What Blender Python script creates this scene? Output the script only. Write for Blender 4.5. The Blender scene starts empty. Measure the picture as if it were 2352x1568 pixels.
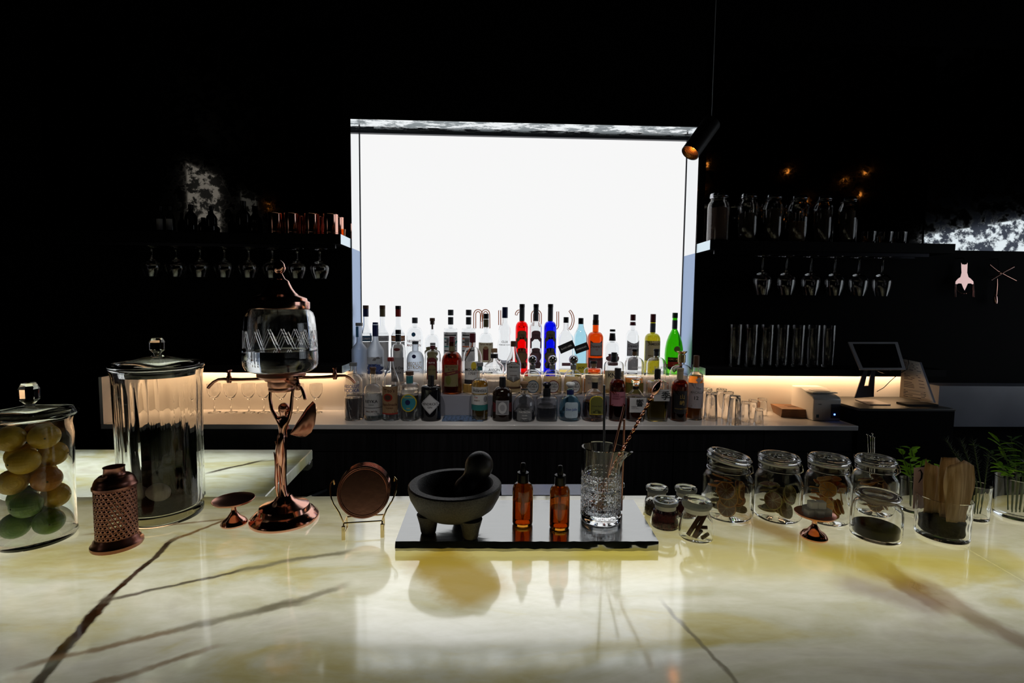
import bpy, bmesh, math, random
from mathutils import Vector, Matrix
from math import sin, cos, pi, radians, asin, atan2, sqrt
random.seed(7)
SC = bpy.context.scene
COL = SC.collection
# ------------------------------------------------------------------ camera
FPX, CX, CY = 1130.0, 1176.0, 784.0
CZ = 1.532
YAW, PITCH, ROLL = radians(2.0), math.atan(78/1130), radians(0.62)
_F = Vector((sin(YAW)*cos(PITCH), cos(YAW)*cos(PITCH), -sin(PITCH)))
_R = Vector((cos(YAW), -sin(YAW), 0)); _U = _R.cross(_F)
CR = _R*cos(ROLL)+_U*sin(ROLL); CU = _U*cos(ROLL)-_R*sin(ROLL); CF = _F
cd = bpy.data.cameras.new('camera'); cam = bpy.data.objects.new('camera', cd); COL.objects.link(cam)
cd.sensor_width = 36; cd.lens = FPX/2352*36; cd.clip_start = 0.02
M = Matrix.Identity(4)
for i in range(3):
    M[i][0], M[i][1], M[i][2] = CR[i], CU[i], -CF[i]
M[2][3] = CZ
cam.matrix_world = M
SC.camera = cam
CP = Vector((0, 0, CZ))
# ------------------------------------------------------------------ world, exposure
w = bpy.data.worlds.new('world'); SC.world = w; w.use_nodes = True
w.node_tree.nodes['Background'].inputs[0].default_value = (0.10, 0.13, 0.2, 1)
w.node_tree.nodes['Background'].inputs[1].default_value = 0.0
SC.view_settings.view_transform = 'Standard'
SC.view_settings.look = 'None'; SC.view_settings.gamma = 1; SC.view_settings.exposure = 0.0
SC.view_settings.use_curve_mapping = False
cy = SC.cycles
cy.max_bounces = 20; cy.transmission_bounces = 20; cy.glossy_bounces = 8; cy.diffuse_bounces = 3
cy.transparent_max_bounces = 16; cy.use_denoising = True; cy.blur_glossy = 0.6
cy.sample_clamp_indirect = 4.0
ZC = 1.07              # bar top
PANEL = 0.93           # backlit panel radiance
def area(name, loc, rot, sx, sy, watt_per_m2, col):
    l = bpy.data.lights.new(name, 'AREA'); l.shape = 'RECTANGLE'; l.size = sx; l.size_y = sy
    l.energy = watt_per_m2*sx*sy; l.color = col
    o = bpy.data.objects.new(name, l); COL.objects.link(o); o.location = loc; o.rotation_euler = rot
    return o
# lamps inside the onyx light box (below the translucent stone)
area('onyx_light', (0.12, 0.795, ZC-.10), (pi, 0, 0), 3.3, 0.21, 4.3, (1, .97, .88))
area('onyx_light', (0.12, 1.03, ZC-.10), (pi, 0, 0), 3.3, 0.24, 1.9, (1, .90, .58))
area('onyx_light', (-1.12, 1.39, ZC-.10), (pi, 0, 0), 0.95, 0.34, 7.0, (.95, 1, .92))
# warm strips under the lower shelves and along the bottle steps
area('shelf_strip_light', (-1.12, 2.255, 1.238), (radians(20), 0, 0), 0.86, 0.012, 200, (1, .60, .30))
area('shelf_strip_light', (1.48, 2.255, 1.238), (radians(20), 0, 0), 1.0, 0.012, 200, (1, .60, .30))
area('step_strip_light', (.145, 2.284, 1.222), (radians(-12), 0, 0), 1.5, 0.008, 60, (1, .70, .40))
# unseen spots added over the bar to brighten the bottle labels
for i, x in enumerate((-.45, .15, .75)):
    l = bpy.data.lights.new('display_spot', 'SPOT'); l.energy = 34; l.spot_size = radians(30); l.spot_blend = .8; l.shadow_soft_size = .05; l.color = (1, .93, .84)
    o = bpy.data.objects.new('display_spot', l); COL.objects.link(o); o.location = (x, .75, 3.0)
    o.rotation_euler = (Vector((x*.95+.01, 2.08, 1.12))-o.location).to_track_quat('-Z', 'Y').to_euler()
# ------------------------------------------------------------------ pixel -> place helpers (real positions on real planes)
def ray(px, py): return CF + CR*((px-CX)/FPX) + CU*((CY-py)/FPX)
def at(px, py, z):
    d = ray(px, py); return CP + d*((z-CZ)/d.z)
def atY(px, py, Y):
    d = ray(px, py); return CP + d*(Y/d.y)
def zpix(X, Y, py):
    v = CU - CF*((CY-py)/FPX); return CZ - (X*v.x+Y*v.y)/v.z
def xpix(px, Y, z):
    v = CR - CF*((px-CX)/FPX); return -(Y*v.y+(z-CZ)*v.z)/v.x
def depth(X, Y, Z): return (Vector((X, Y, Z))-CP).dot(CF)
def mpp(P): return depth(*P)/FPX
def rad(wpx, px, P): return wpx*mpp(P)/2*cos(math.atan((px-CX)/FPX))
# ------------------------------------------------------------------ mesh helpers
class G:
    def __init__(s): s.v = []; s.f = []
    def mark(s): return len(s.v)
    def xf(s, m, a=0):
        for i in range(a, len(s.v)): s.v[i] = tuple(m @ Vector(s.v[i]))
        return s
    def box(s, x0, x1, y0, y1, z0, z1):
        b = len(s.v)
        s.v += [(x0,y0,z0),(x1,y0,z0),(x1,y1,z0),(x0,y1,z0),(x0,y0,z1),(x1,y0,z1),(x1,y1,z1),(x0,y1,z1)]
        s.f += [tuple(b+i for i in q) for q in ((0,3,2,1),(4,5,6,7),(0,1,5,4),(1,2,6,5),(2,3,7,6),(3,0,4,7))]
        return s
    def lathe(s, prof, seg=32, sup=None, fn=None):
        rings = []
        for (r, z) in prof:
            if r < 1e-6:
                rings.append([len(s.v)]); s.v.append((0, 0, z))
            else:
                q = []
                for k in range(seg):
                    a = 2*pi*(k+.5)/seg; c, n = cos(a), sin(a)
                    if sup:
                        e = 2.0/sup[0]
                        x = r*sup[1]*math.copysign(abs(c)**e, c); y = r*sup[2]*math.copysign(abs(n)**e, n)
                    else: x, y = r*c, r*n
                    if fn: x, y = fn(x, y, z, a)
                    q.append(len(s.v)); s.v.append((x, y, z))
                rings.append(q)
        for A, B in zip(rings[:-1], rings[1:]):
            if len(A) == 1 and len(B) == 1: continue
            for k in range(seg):
                j = (k+1) % seg
                if len(A) == 1: s.f.append((A[0], B[j], B[k]))
                elif len(B) == 1: s.f.append((A[k], A[j], B[0]))
                else: s.f.append((A[k], A[j], B[j], B[k]))
        return s
    def tube(s, pts, r, seg=8, closed=False):
        P = [Vector(p) for p in pts]; n = len(P)
        R = r if isinstance(r, (list, tuple)) else [r]*n
        t0 = None; rings = []; u = None
        for i in range(n):
            if closed: t = P[(i+1) % n]-P[i-1]
            else: t = P[min(i+1, n-1)]-P[max(i-1, 0)]
            t.normalize()
            if u is None:
                u = t.orthogonal().normalized()
            else:
                u = (u - t*u.dot(t))
                u = u.normalized() if u.length > 1e-6 else t.orthogonal().normalized()
            w_ = t.cross(u)
            q = []
            for k in range(seg):
                a = 2*pi*k/seg; q.append(len(s.v)); s.v.append(tuple(P[i]+(u*cos(a)+w_*sin(a))*R[i]))
            rings.append(q)
        m = n if closed else n-1
        for i in range(m):
            A, B = rings[i], rings[(i+1) % n]
            for k in range(seg):
                j = (k+1) % seg; s.f.append((A[k], A[j], B[j], B[k]))
        if not closed:
            s.f.append(tuple(reversed(rings[0]))); s.f.append(tuple(rings[-1]))
        return s
    def ball(s, c, r, seg=16, rings=10, sc=(1, 1, 1), rot=None):
        a = s.mark()
        s.lathe([(sin(pi*i/rings)*r if 0 < i < rings else 0, -cos(pi*i/rings)*r) for i in range(rings+1)], seg)
        m = Matrix.Translation(c)
        if rot is not None: m = m @ rot
        m = m @ Matrix.Diagonal((sc[0], sc[1], sc[2], 1))
        return s.xf(m, a)
    def poly(s, pts, z0, z1, top_only=False):
        b = len(s.v); n = len(pts)
        s.v += [(p[0], p[1], z1) for p in pts]+[(p[0], p[1], z0) for p in pts]
        s.f.append(tuple(range(b, b+n)))
        if not top_only: s.f.append(tuple(range(b+2*n-1, b+n-1, -1)))
        for i in range(n):
            j = (i+1) % n; s.f.append((b+i, b+n+i, b+n+j, b+j))
        return s
def obj(name, g, mat, parent=None, bev=0, sharp=35, recalc=True, loc=None, rot=None, solid=0, sub=0):
    me = bpy.data.meshes.new(name); me.from_pydata([tuple(v) for v in g.v], [], g.f)
    if recalc:
        bm = bmesh.new(); bm.from_mesh(me); bmesh.ops.recalc_face_normals(bm, faces=bm.faces); bm.to_mesh(me); bm.free()
    if sharp:
        me.shade_smooth(); me.set_sharp_from_angle(angle=radians(sharp))
    me.materials.append(mat)
    o = bpy.data.objects.new(name, me); COL.objects.link(o)
    if parent: o.parent = parent
    if loc is not None: o.location = loc
    if rot is not None: o.rotation_euler = rot
    if solid:
        m = o.modifiers.new('solid', 'SOLIDIFY'); m.thickness = solid; m.offset = 0
    if bev:
        m = o.modifiers.new('bevel', 'BEVEL'); m.width = bev; m.segments = 2; m.limit_method = 'ANGLE'
    if sub:
        m = o.modifiers.new('sub', 'SUBSURF'); m.levels = sub; m.render_levels = sub
    return o
def tag(o, label, cat, group=None):
    o['label'] = label; o['category'] = cat
    if group: o['group'] = group
    return o
def thing(name, label, cat, loc=(0, 0, 0), rz=0, group=None):
    o = bpy.data.objects.new(name, None); COL.objects.link(o); o.empty_display_size = .02
    o.location = loc; o.rotation_euler = (0, 0, rz)
    return tag(o, label, cat, group)
def struct(name, g, mat, bev=0, sharp=35):
    o = obj(name, g, mat, None, bev, sharp); o['kind'] = 'structure'; return o
def copy_tree(o, parent=None):
    c = o.copy(); COL.objects.link(c); c.parent = parent
    for ch in list(o.children): copy_tree(ch, c)
    return c
# ------------------------------------------------------------------ materials
def newmat(name):
    m = bpy.data.materials.new(name); m.use_nodes = True
    return m, m.node_tree, m.node_tree.nodes['Principled BSDF']
def pr(name, col, rough=.5, metal=0, ior=None, emis=None, es=0, bump=None, vary=None, coat=0, spec=None):
    m, nt, b = newmat(name)
    b.inputs['Base Color'].default_value = (*col, 1); b.inputs['Roughness'].default_value = rough
    b.inputs['Metallic'].default_value = metal
    if ior: b.inputs['IOR'].default_value = ior
    if spec is not None: b.inputs['Specular IOR Level'].default_value = spec
    if coat: b.inputs['Coat Weight'].default_value = coat
    if emis: b.inputs['Emission Color'].default_value = (*emis, 1); b.inputs['Emission Strength'].default_value = es
    if bump or vary:
        tc = nt.nodes.new('ShaderNodeTexCoord')
        nz = nt.nodes.new('ShaderNodeTexNoise'); nz.inputs['Scale'].default_value = (bump or vary)[0]; nz.inputs['Detail'].default_value = 5
        nt.links.new(tc.outputs['Object'], nz.inputs['Vector'])
        if bump:
            bp = nt.nodes.new('ShaderNodeBump'); bp.inputs['Strength'].default_value = bump[1]; bp.inputs['Distance'].default_value = bump[2]
            nt.links.new(nz.outputs['Fac'], bp.inputs['Height']); nt.links.new(bp.outputs['Normal'], b.inputs['Normal'])
        if vary:
            rp = nt.nodes.new('ShaderNodeValToRGB'); rp.color_ramp.elements[0].position = .3; rp.color_ramp.elements[1].position = .7
            rp.color_ramp.elements[0].color = (*vary[1], 1); rp.color_ramp.elements[1].color = (*vary[2], 1)
            nz2 = nt.nodes.new('ShaderNodeTexNoise'); nz2.inputs['Scale'].default_value = vary[0]; nz2.inputs['Detail'].default_value = 6
            nt.links.new(tc.outputs['Object'], nz2.inputs['Vector'])
            nt.links.new(nz2.outputs['Fac'], rp.inputs['Fac']); nt.links.new(rp.outputs['Color'], b.inputs['Base Color'])
    return m
def glass(name, col=(1, 1, 1), rough=0, ior=1.48):
    m, nt, b = newmat(name)
    b.inputs['Base Color'].default_value = (*col, 1); b.inputs['Roughness'].default_value = rough
    b.inputs['Transmission Weight'].default_value = 1; b.inputs['IOR'].default_value = ior
    return m
def paper(name, col, tr=.35):
    m, nt, b = newmat(name)
    b.inputs['Base Color'].default_value = (*col, 1); b.inputs['Roughness'].default_value = .55
    t = nt.nodes.new('ShaderNodeBsdfTranslucent'); t.inputs[0].default_value = (*col, 1)
    mx = nt.nodes.new('ShaderNodeMixShader'); mx.inputs[0].default_value = tr
    nt.links.new(b.outputs[0], mx.inputs[1]); nt.links.new(t.outputs[0], mx.inputs[2])
    nt.links.new(mx.outputs[0], nt.nodes['Material Output'].inputs[0])
    return m
def emit(name, col, s):
    m, nt, b = newmat(name); b.inputs['Base Color'].default_value = (0, 0, 0, 1)
    b.inputs['Emission Color'].default_value = (*col, 1); b.inputs['Emission Strength'].default_value = s
    b.inputs['Specular IOR Level'].default_value = .2
    return m
def antique(name, lo, hi, lrough, hrough, scale=9):
    """foxed mirror: clear silver with worn dull islands"""
    m, nt, b = newmat(name)
    tc = nt.nodes.new('ShaderNodeTexCoord'); n1 = nt.nodes.new('ShaderNodeTexNoise')
    n1.inputs['Scale'].default_value = scale; n1.inputs['Detail'].default_value = 9; n1.inputs['Roughness'].default_value = .68
    mp = nt.nodes.new('ShaderNodeMapping'); mp.inputs['Rotation'].default_value = (.2, .4, .7); mp.inputs['Scale'].default_value = (1, 1.8, 1.2)
    nt.links.new(tc.outputs['Object'], mp.inputs[0]); nt.links.new(mp.outputs[0], n1.inputs['Vector'])
    r = nt.nodes.new('ShaderNodeValToRGB'); r.color_ramp.elements[0].position = .46; r.color_ramp.elements[1].position = .54
    r.color_ramp.elements[0].color = (*lo, 1); r.color_ramp.elements[1].color = (*hi, 1)
    nt.links.new(n1.outputs['Fac'], r.inputs[0]); nt.links.new(r.outputs[0], b.inputs['Base Color'])
    mr = nt.nodes.new('ShaderNodeMapRange'); mr.inputs[1].default_value = .46; mr.inputs[2].default_value = .54
    mr.inputs[3].default_value = lrough; mr.inputs[4].default_value = hrough
    nt.links.new(n1.outputs['Fac'], mr.inputs[0]); nt.links.new(mr.outputs[0], b.inputs['Roughness'])
    b.inputs['Metallic'].default_value = 1
    return m
BLACK = pr('black_paint', (.0025, .0025, .003), .7, spec=.05)
BLACKG = pr('black_gloss', (.004, .004, .005), .12)
BLACKM = pr('black_matte', (.008, .008, .009), .7, spec=.2)
COPPER = pr('copper', (.86, .46, .36), .13, 1)
COPPERD = pr('copper_aged', (.50, .24, .18), .26, 1, bump=(60, .15, .002))
COPPERS = pr('copper_satin', (.72, .36, .27), .3, 1)
BRASS = pr('brass', (.80, .66, .36), .16, 1)
STEEL = pr('steel', (.20, .22, .29), .3, 1)
STEELD = pr('steel_dark', (.11, .12, .155), .25, 1)
CHROME = pr('chrome', (.8, .82, .86), .06, 1)
WIRE = pr('wire', (.5, .5, .53), .2, 1)
CLEAR = glass('clear_glass')
CLEARB = glass('clear_glass_cool', (.975, .99, 1))
FROST = glass('frosted_glass', (.86, .90, .96), .38)
WHITE = pr('white_gloss', (.8, .8, .82), .12)
WHITEP = pr('white_plastic', (.78, .77, .75), .35)
RUBBERW = pr('white_seal', (.8, .8, .8), .5)
# ------------------------------------------------------------------ onyx (translucent, lit from the light box below)
def onyx_material():
    m, nt, b = newmat('onyx'); N = nt.nodes; L = nt.links
    N.remove(b)
    tc = N.new('ShaderNodeTexCoord'); co = tc.outputs['Object']
    def noise(scale, detail=4, rough=.55, dist=0, vec=None):
        n = N.new('ShaderNodeTexNoise'); n.inputs['Scale'].default_value = scale; n.inputs['Detail'].default_value = detail
        n.inputs['Roughness'].default_value = rough; n.inputs['Distortion'].default_value = dist
        L.new(vec or co, n.inputs['Vector']); return n
    def math_(op, a, b_=None, c=None):
        n = N.new('ShaderNodeMath'); n.operation = op
        for i, x in enumerate((a, b_, c)):
            if x is None: continue
            if isinstance(x, (int, float)): n.inputs[i].default_value = x
            else: L.new(x, n.inputs[i])
        return n.outputs[0]
    def ramp(fac, stops):
        r = N.new('ShaderNodeValToRGB'); e = r.color_ramp.elements
        while len(e) < len(stops): e.new(.5)
        for el, (p, c) in zip(e, stops): el.position = p; el.color = (*c, 1)
        L.new(fac, r.inputs[0]); return r.outputs[0]
    def mix(f, a, b_):
        n = N.new('ShaderNodeMix'); n.data_type = 'RGBA'
        for s, x in ((0, f), (6, a), (7, b_)):
            if isinstance(x, tuple): n.inputs[s].default_value = (*x, 1)
            elif isinstance(x, (int, float)): n.inputs[s].default_value = x
            else: L.new(x, n.inputs[s])
        return n.outputs[2]
    mp = N.new('ShaderNodeMapping'); mp.inputs['Rotation'].default_value = (0, 0, radians(-35)); mp.inputs['Scale'].default_value = (1.0, 2.6, 1)
    L.new(co, mp.inputs[0])
    clouds = noise(2.6, 6, .55, .8, mp.outputs[0])
    col = ramp(clouds.outputs['Fac'], [(.26, (.44, .36, .07)), (.38, (.62, .55, .22)), (.47, (.70, .70, .56)), (.56, (.88, .88, .78)), (.63, (.74, .72, .66)), (.74, (.60, .54, .22))])
    fine = noise(14, 6, .6, .3, mp.outputs[0])
    col = mix(.35, col, ramp(fine.outputs['Fac'], [(.3, (.52, .47, .24)), (.7, (.9, .9, .78))]))
    sx = N.new('ShaderNodeSeparateXYZ'); L.new(co, sx.inputs[0])
    wob = noise(6, 5, .6).outputs['Fac']; wob2 = noise(24, 4, .6).outputs['Fac']
    wsum = math_('ADD', math_('MULTIPLY', math_('SUBTRACT', wob, .5), .09), math_('MULTIPLY', math_('SUBTRACT', wob2, .5), .02))
    def vein_or_shade(a, b_, width, soft, amp, colr, strength):
        p, q = at(*a, ZC), at(*b_, ZC); d = (q-p); ln = d.length; d = d/ln; n = (-d.y, d.x)
        dist = math_('ADD', math_('ADD', math_('MULTIPLY', sx.outputs[0], n[0]), math_('MULTIPLY', sx.outputs[1], n[1])), -(p.x*n[0]+p.y*n[1]))
        dist = math_('ABSOLUTE', math_('ADD', dist, math_('MULTIPLY', wsum, amp)))
        al = math_('ADD', math_('ADD', math_('MULTIPLY', sx.outputs[0], d.x), math_('MULTIPLY', sx.outputs[1], d.y)), -(p.x*d.x+p.y*d.y))
        def sstep(x, e0, e1):
            r = N.new('ShaderNodeMapRange'); r.interpolation_type = 'SMOOTHSTEP'
            r.inputs[1].default_value = e0; r.inputs[2].default_value = e1
            L.new(x, r.inputs[0]); return r.outputs[0]
        f = math_('SUBTRACT', 1.0, sstep(dist, width, width+soft))
        f = math_('MULTIPLY', f, sstep(al, -.03, .02))
        f = math_('MULTIPLY', f, math_('SUBTRACT', 1.0, sstep(al, ln-.02, ln+.03)))
        f = math_('MULTIPLY', f, math_('MULTIPLY_ADD', fine.outputs['Fac'], .3, strength-.13))
        return f, colr
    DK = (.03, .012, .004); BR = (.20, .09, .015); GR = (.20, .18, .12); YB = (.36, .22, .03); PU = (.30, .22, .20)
    for args in (((60, 1600), (250, 1375), .005, .006, .35, DK, .98), ((250, 1375), (400, 1238), .0025, .005, .3, DK, .95),
                 ((400, 1238), (540, 1182), .0015, .006, .3, BR, .85), ((250, 1378), (560, 1308), .0012, .006, .3, DK, .8),
                 ((560, 1308), (800, 1268), .001, .012, .4, GR, .8), ((60, 1530), (420, 1445), .001, .008, .4, BR, .7),
                 ((420, 1445), (780, 1350), .002, .012, .5, GR, .7), ((160, 1590), (480, 1490), .0015, .008, .4, BR, .7),
                 ((210, 1225), (520, 1190), .001, .006, .2, BR, .7), ((590, 1400), (690, 1382), .004, .008, .3, GR, .8),
                 ((1700, 1185), (2100, 1340), .010, .05, .8, YB, .75), ((2100, 1330), (2400, 1500), .006, .03, .7, BR, .55),
                 ((1980, 1270), (2170, 1400), .012, .02, .9, BR, .7), ((1930, 1330), (2150, 1400), .01, .05, .6, PU, .55),
                 ((1530, 1390), (1700, 1590), .001, .005, .35, GR, .7), ((1330, 1275), (2360, 1290), .012, .10, .8, (.60, .50, .08), .62), ((890, 1275), (1500, 1272), .012, .05, .8, (.55, .46, .06), .7), ((985, 1270), (1130, 1370), .03, .05, .9, (.42, .28, .02), .8),  # last streak paints the mortar's yellow shade into the stone colour
                 ((480, 1085), (600, 1058), .003, .008, .3, DK, .85), ((600, 1060), (660, 1052), .001, .008, .3, GR, .6)):
        f, c = vein_or_shade(*args); col = mix(f, col, c)
    tr = N.new('ShaderNodeBsdfTranslucent'); L.new(col, tr.inputs[0])
    df = N.new('ShaderNodeBsdfDiffuse'); L.new(mix(.55, col, (0, 0, 0)), df.inputs[0])
    ad = N.new('ShaderNodeMixShader'); ad.inputs[0].default_value = .22
    L.new(tr.outputs[0], ad.inputs[1]); L.new(df.outputs[0], ad.inputs[2])
    gl = N.new('ShaderNodeBsdfGlossy'); gl.inputs['Roughness'].default_value = .085; gl.inputs[0].default_value = (.95, .97, 1, 1)
    fr = N.new('ShaderNodeFresnel'); fr.inputs[0].default_value = 3.8
    mx = N.new('ShaderNodeMixShader'); L.new(fr.outputs[0], mx.inputs[0]); L.new(ad.outputs[0], mx.inputs[1]); L.new(gl.outputs[0], mx.inputs[2])
    L.new(mx.outputs[0], N['Material Output'].inputs[0])
    return m
ONYX = onyx_material()
# ------------------------------------------------------------------ bar counter
YB_ = 1.18; YF = .30
bar = thing('bar_counter', 'backlit yellow and white onyx bar counter with dark veins', 'counter', (0, 0, 0))
ja, jb = at(2225, 1262, ZC), at(2352, 1335, ZC)
def on_line(Y): t = (Y-ja.y)/(jb.y-ja.y); return ja.x+(jb.x-ja.x)*t
XL = -1.75
main = [(XL, YF), (on_line(YF)-.0015, YF), (on_line(YB_)-.0015, YB_), (XL, YB_)]
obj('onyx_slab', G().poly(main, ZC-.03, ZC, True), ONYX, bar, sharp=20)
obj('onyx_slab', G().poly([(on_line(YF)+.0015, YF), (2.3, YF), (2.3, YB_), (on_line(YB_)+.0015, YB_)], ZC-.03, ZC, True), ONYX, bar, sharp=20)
wr0, wr1 = at(598, 1149, ZC), at(718, 1032, ZC)
wing = [(XL, YB_+.001), (wr0.x, YB_+.001), (wr1.x, wr1.y), (XL, wr1.y)]
obj('onyx_slab', G().poly(wing, ZC-.03, ZC, True), ONYX, bar, sharp=20, bev=.003)
g = G(); t = (wr1.x-wr0.x)/(wr1.y-YB_)
g.poly([(wr1.x-.03, wr1.y-.035), (wr1.x+.002, wr1.y-.035), (wr1.x+.002, wr1.y), (wr1.x-.03, wr1.y)], ZC-.06, ZC-.0295)
obj('edge_lip', g, ONYX, bar, bev=.008)
DKWOOD = pr('dark_wood', (.006, .0055, .006), .45, bump=(40, .1, .002))
g = G().box(XL, 2.3, YB_-.03, YB_-.005, .02, ZC-.031); obj('staff_side_panel', g, BLACK, bar)
g = G().box(XL, 2.3, YF+.02, YF+.05, .02, ZC-.031); obj('guest_side_panel', g, BLACK, bar)
g = G().box(XL, 2.3, YF+.05, YB_-.03, ZC-.2, ZC-.18); obj('light_box_floor', g, WHITE, bar)
g = G().box(XL, wr0.x-.04, YB_+.001, YB_+.012, .02, ZC-.031); g.box(XL, wr1.x-.05, wr1.y-.05, wr1.y-.03, .02, ZC-.031)
g.poly([(wr0.x-.05, YB_+.01), (wr0.x-.03, YB_+.01), (wr1.x-.03, wr1.y-.03), (wr1.x-.05, wr1.y-.03)], .02, ZC-.031)
obj('wing_panel', g, BLACK, bar)
g = G().box(XL, wr0.x-.05, YB_+.012, wr1.y-.05, ZC-.2, ZC-.18); obj('light_box_floor', g, WHITE, bar)
# steel ledge along the staff side, with a deeper insert behind the slate board
ledge = bar
xa, xb = at(1150, 1112, ZC).x, at(1338, 1112, ZC).x
yl = at(1460, 1137, ZC).y; yi = at(1240, 1112, ZC).y
obj('ledge_strip', G().box(wr0.x+.03, xa, YB_+.001, yl, ZC-.04, ZC-.001), STEEL, ledge, bev=.002)
obj('ledge_strip', G().box(xb, 2.0, YB_+.001, yl, ZC-.04, ZC-.001), STEEL, ledge, bev=.002)
obj('insert_tray', G().box(xa, xb, YB_+.001, yi, ZC-.04, ZC+.001), STEELD, ledge, bev=.002)
p = at(706, 1143, ZC)
obj('knife_guide', G().poly([(p.x-.03, p.y-.004), (p.x, p.y-.004), (p.x+.03, p.y+.05), (p.x+.018, p.y+.05)], ZC-.002, ZC+.004), CHROME, ledge)
# ------------------------------------------------------------------ room shell
YW, YP = 2.30, 2.45
nl, nr = xpix(807.5, YW, 1.6), xpix(1595, YW, 1.6)
ztop = zpix(nl, YW, 271)
ZB = 1.048
RX0, RX1, RY0, RZ1 = -3.4, 3.6, -3.2, 3.3
struct('floor', G().box(RX0, RX1, RY0, 2.7, -.1, 0), pr('floor_dark', (.012, .011, .011), .4))
struct('ceiling', G().box(RX0, RX1, RY0, 2.7, RZ1, RZ1+.1), BLACK)
struct('wall_left', G().box(RX0-.1, RX0, RY0, 2.7, 0, RZ1), BLACK)
struct('wall_right', G().box(RX1, RX1+.1, RY0, 2.7, 0, RZ1), BLACK)
struct('wall_rear', G().box(RX0, RX1, RY0-.1, RY0, 0, RZ1), BLACK)
g = G().box(RX0, nl, YW, 2.7, 0, RZ1); g.box(nr, RX1, YW, 2.7, 0, RZ1); g.box(nl, nr, YW, 2.7, ztop, RZ1); g.box(nl, nr, YP+.05, 2.7, 0, ztop)
struct('wall_back', g, BLACK)
# glow panels added on unseen walls: patches in the foxed mirrors, faint cool fill
def wall_hit(px, py, X):
    d = ray(px, py); h = CP+d*((YW-.006)/d.y); t_ = (X-h.x)/d.x; return Vector((X, h.y-d.y*t_, h.z+d.z*t_))
h0, h1 = wall_hit(428, 383, RX0), wall_hit(500, 403, RX0)
struct('added_glow_2', G().box(RX0+.001, RX0+.02, h1.y, h0.y, h1.z-1.0, (h0.z+h1.z)/2), emit('high_glow', (1, .93, .80), .42))
h0, h1 = wall_hit(553, 440, RX0), wall_hit(585, 448, RX0)
struct('added_glow_4', G().box(RX0+.001, RX0+.02, h1.y, h0.y, h1.z-.8, h0.z), emit('dim_glow', (1, .98, .85), .10))
struct('added_glow_3', G().box(RX1-.02, RX1-.001, .5, 1.95, 1.0, 2.17), emit('side_glow', (.86, .93, 1), 1.1))  # added glow, also fills the right side
# shelf heights
SF = 2.15
zs1, zs0 = zpix(nl, SF, 537.5), zpix(nl, SF, 560)
zl1, zl0 = zpix(nl, SF, 840), zpix(nl, SF, 857)
# niche lining: foxed mirror soffit, polished upper cheeks, dull lower cheeks
MIRR = pr('polished_cheek', (.93, .95, .97), .02, 1)
struct('trim_1', G().box(nl, nr, YW, YP, ztop-.004, ztop+.0), antique('foxed_soffit', (.30, .34, .36), (.92, .96, .98), .45, .08, 11))
struct('trim_2', G().box(nl, nl+.004, YW, YP, zs0, ztop-.004), MIRR)
struct('trim_3', G().box(nr-.004, nr, YW, YP, zs0, ztop-.004), MIRR)
DULL = pr('dull_cheek', (.34, .45, .66), .4, 1, bump=(18, .25, .01))
struct('trim_4', G().box(nl, nl+.004, YW, YP, ZB, zs0), DULL)
struct('trim_5', G().box(nr-.004, nr, YW, YP, ZB, zs0), DULL)
# backlit panel
zpt = zpix(nl, YP, 316); zpb = ZB
struct('window_1', G().box(nl+.004, nr-.004, YP, YP+.02, zpb, ztop-.01), emit('backlit_panel', (1, 1, 1), PANEL))
w1 = bpy.data.objects['window_1']
FRM = pr('panel_frame', (.03, .035, .05), .4)
obj('window_frame', G().box(nl+.004, nr-.004, YP-.02, YP, zpix(nl, YP, 308), ztop-.006), FRM, w1)
obj('window_frame', G().box(nl+.004, nl+.0065, YP-.008, YP, ZB+.3, zpix(nl, YP, 300)), FRM, w1)
obj('window_frame', G().box(nr-.0065, nr-.004, YP-.008, YP, ZB+.3, zpix(nl, YP, 300)), FRM, w1)
# letters on the panel: copper outlined strokes
sign = thing('window_sign', 'copper outlined sign lettering mounted on the glowing panel', 'sign', (0, 0, 0))
SIGNC = paper('sign_copper', (.62, .30, .14), .8)
def letter(strokes):
    g = G()
    for pts in strokes:
        W = [atY(1020+u/5.228, 680+v/5.228, YP-.004) for u, v in pts]
        n = []
        for i in range(len(W)):
            d = W[min(i+1, len(W)-1)]-W[max(i-1, 0)]; n.append(Vector((-d.z, 0, d.x)).normalized())
        o_ = .0050
        loop = [W[i]+n[i]*o_ for i in range(len(W))]+[W[i]-n[i]*o_ for i in reversed(range(len(W)))]
        g.tube(loop, .0021, 6, closed=True)
    obj('letter', g, SIGNC, sign)
def arc(cx, cy_, rx, ry, a0, a1, n=10): return [(cx+rx*cos(radians(a0+(a1-a0)*i/n)), cy_-ry*sin(radians(a0+(a1-a0)*i/n))) for i in range(n+1)]
letter([[(368, 385)]+arc(408, 220, 40, 48, 180, 0, 12)+[(448, 385)], [(452, 300), (454, 260)]+arc(498, 220, 38, 48, 170, 0, 10)+[(538, 385)]])
letter([[(668, 170), (668, 345)]])
letter([arc(905, 225, 38, 48, 180, 30, 8), [(935, 215), (935, 385)]])
letter([[(1060, 385)]+arc(1108, 225, 48, 48, 180, 0, 12)+[(1156, 385)]])
letter([[(1365, 185), (1365, 340)]+arc(1325, 345, 40, 45, 0, -100, 8)])
letter([arc(1440, 285, 110, 140, 52, -52, 12)])
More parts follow.
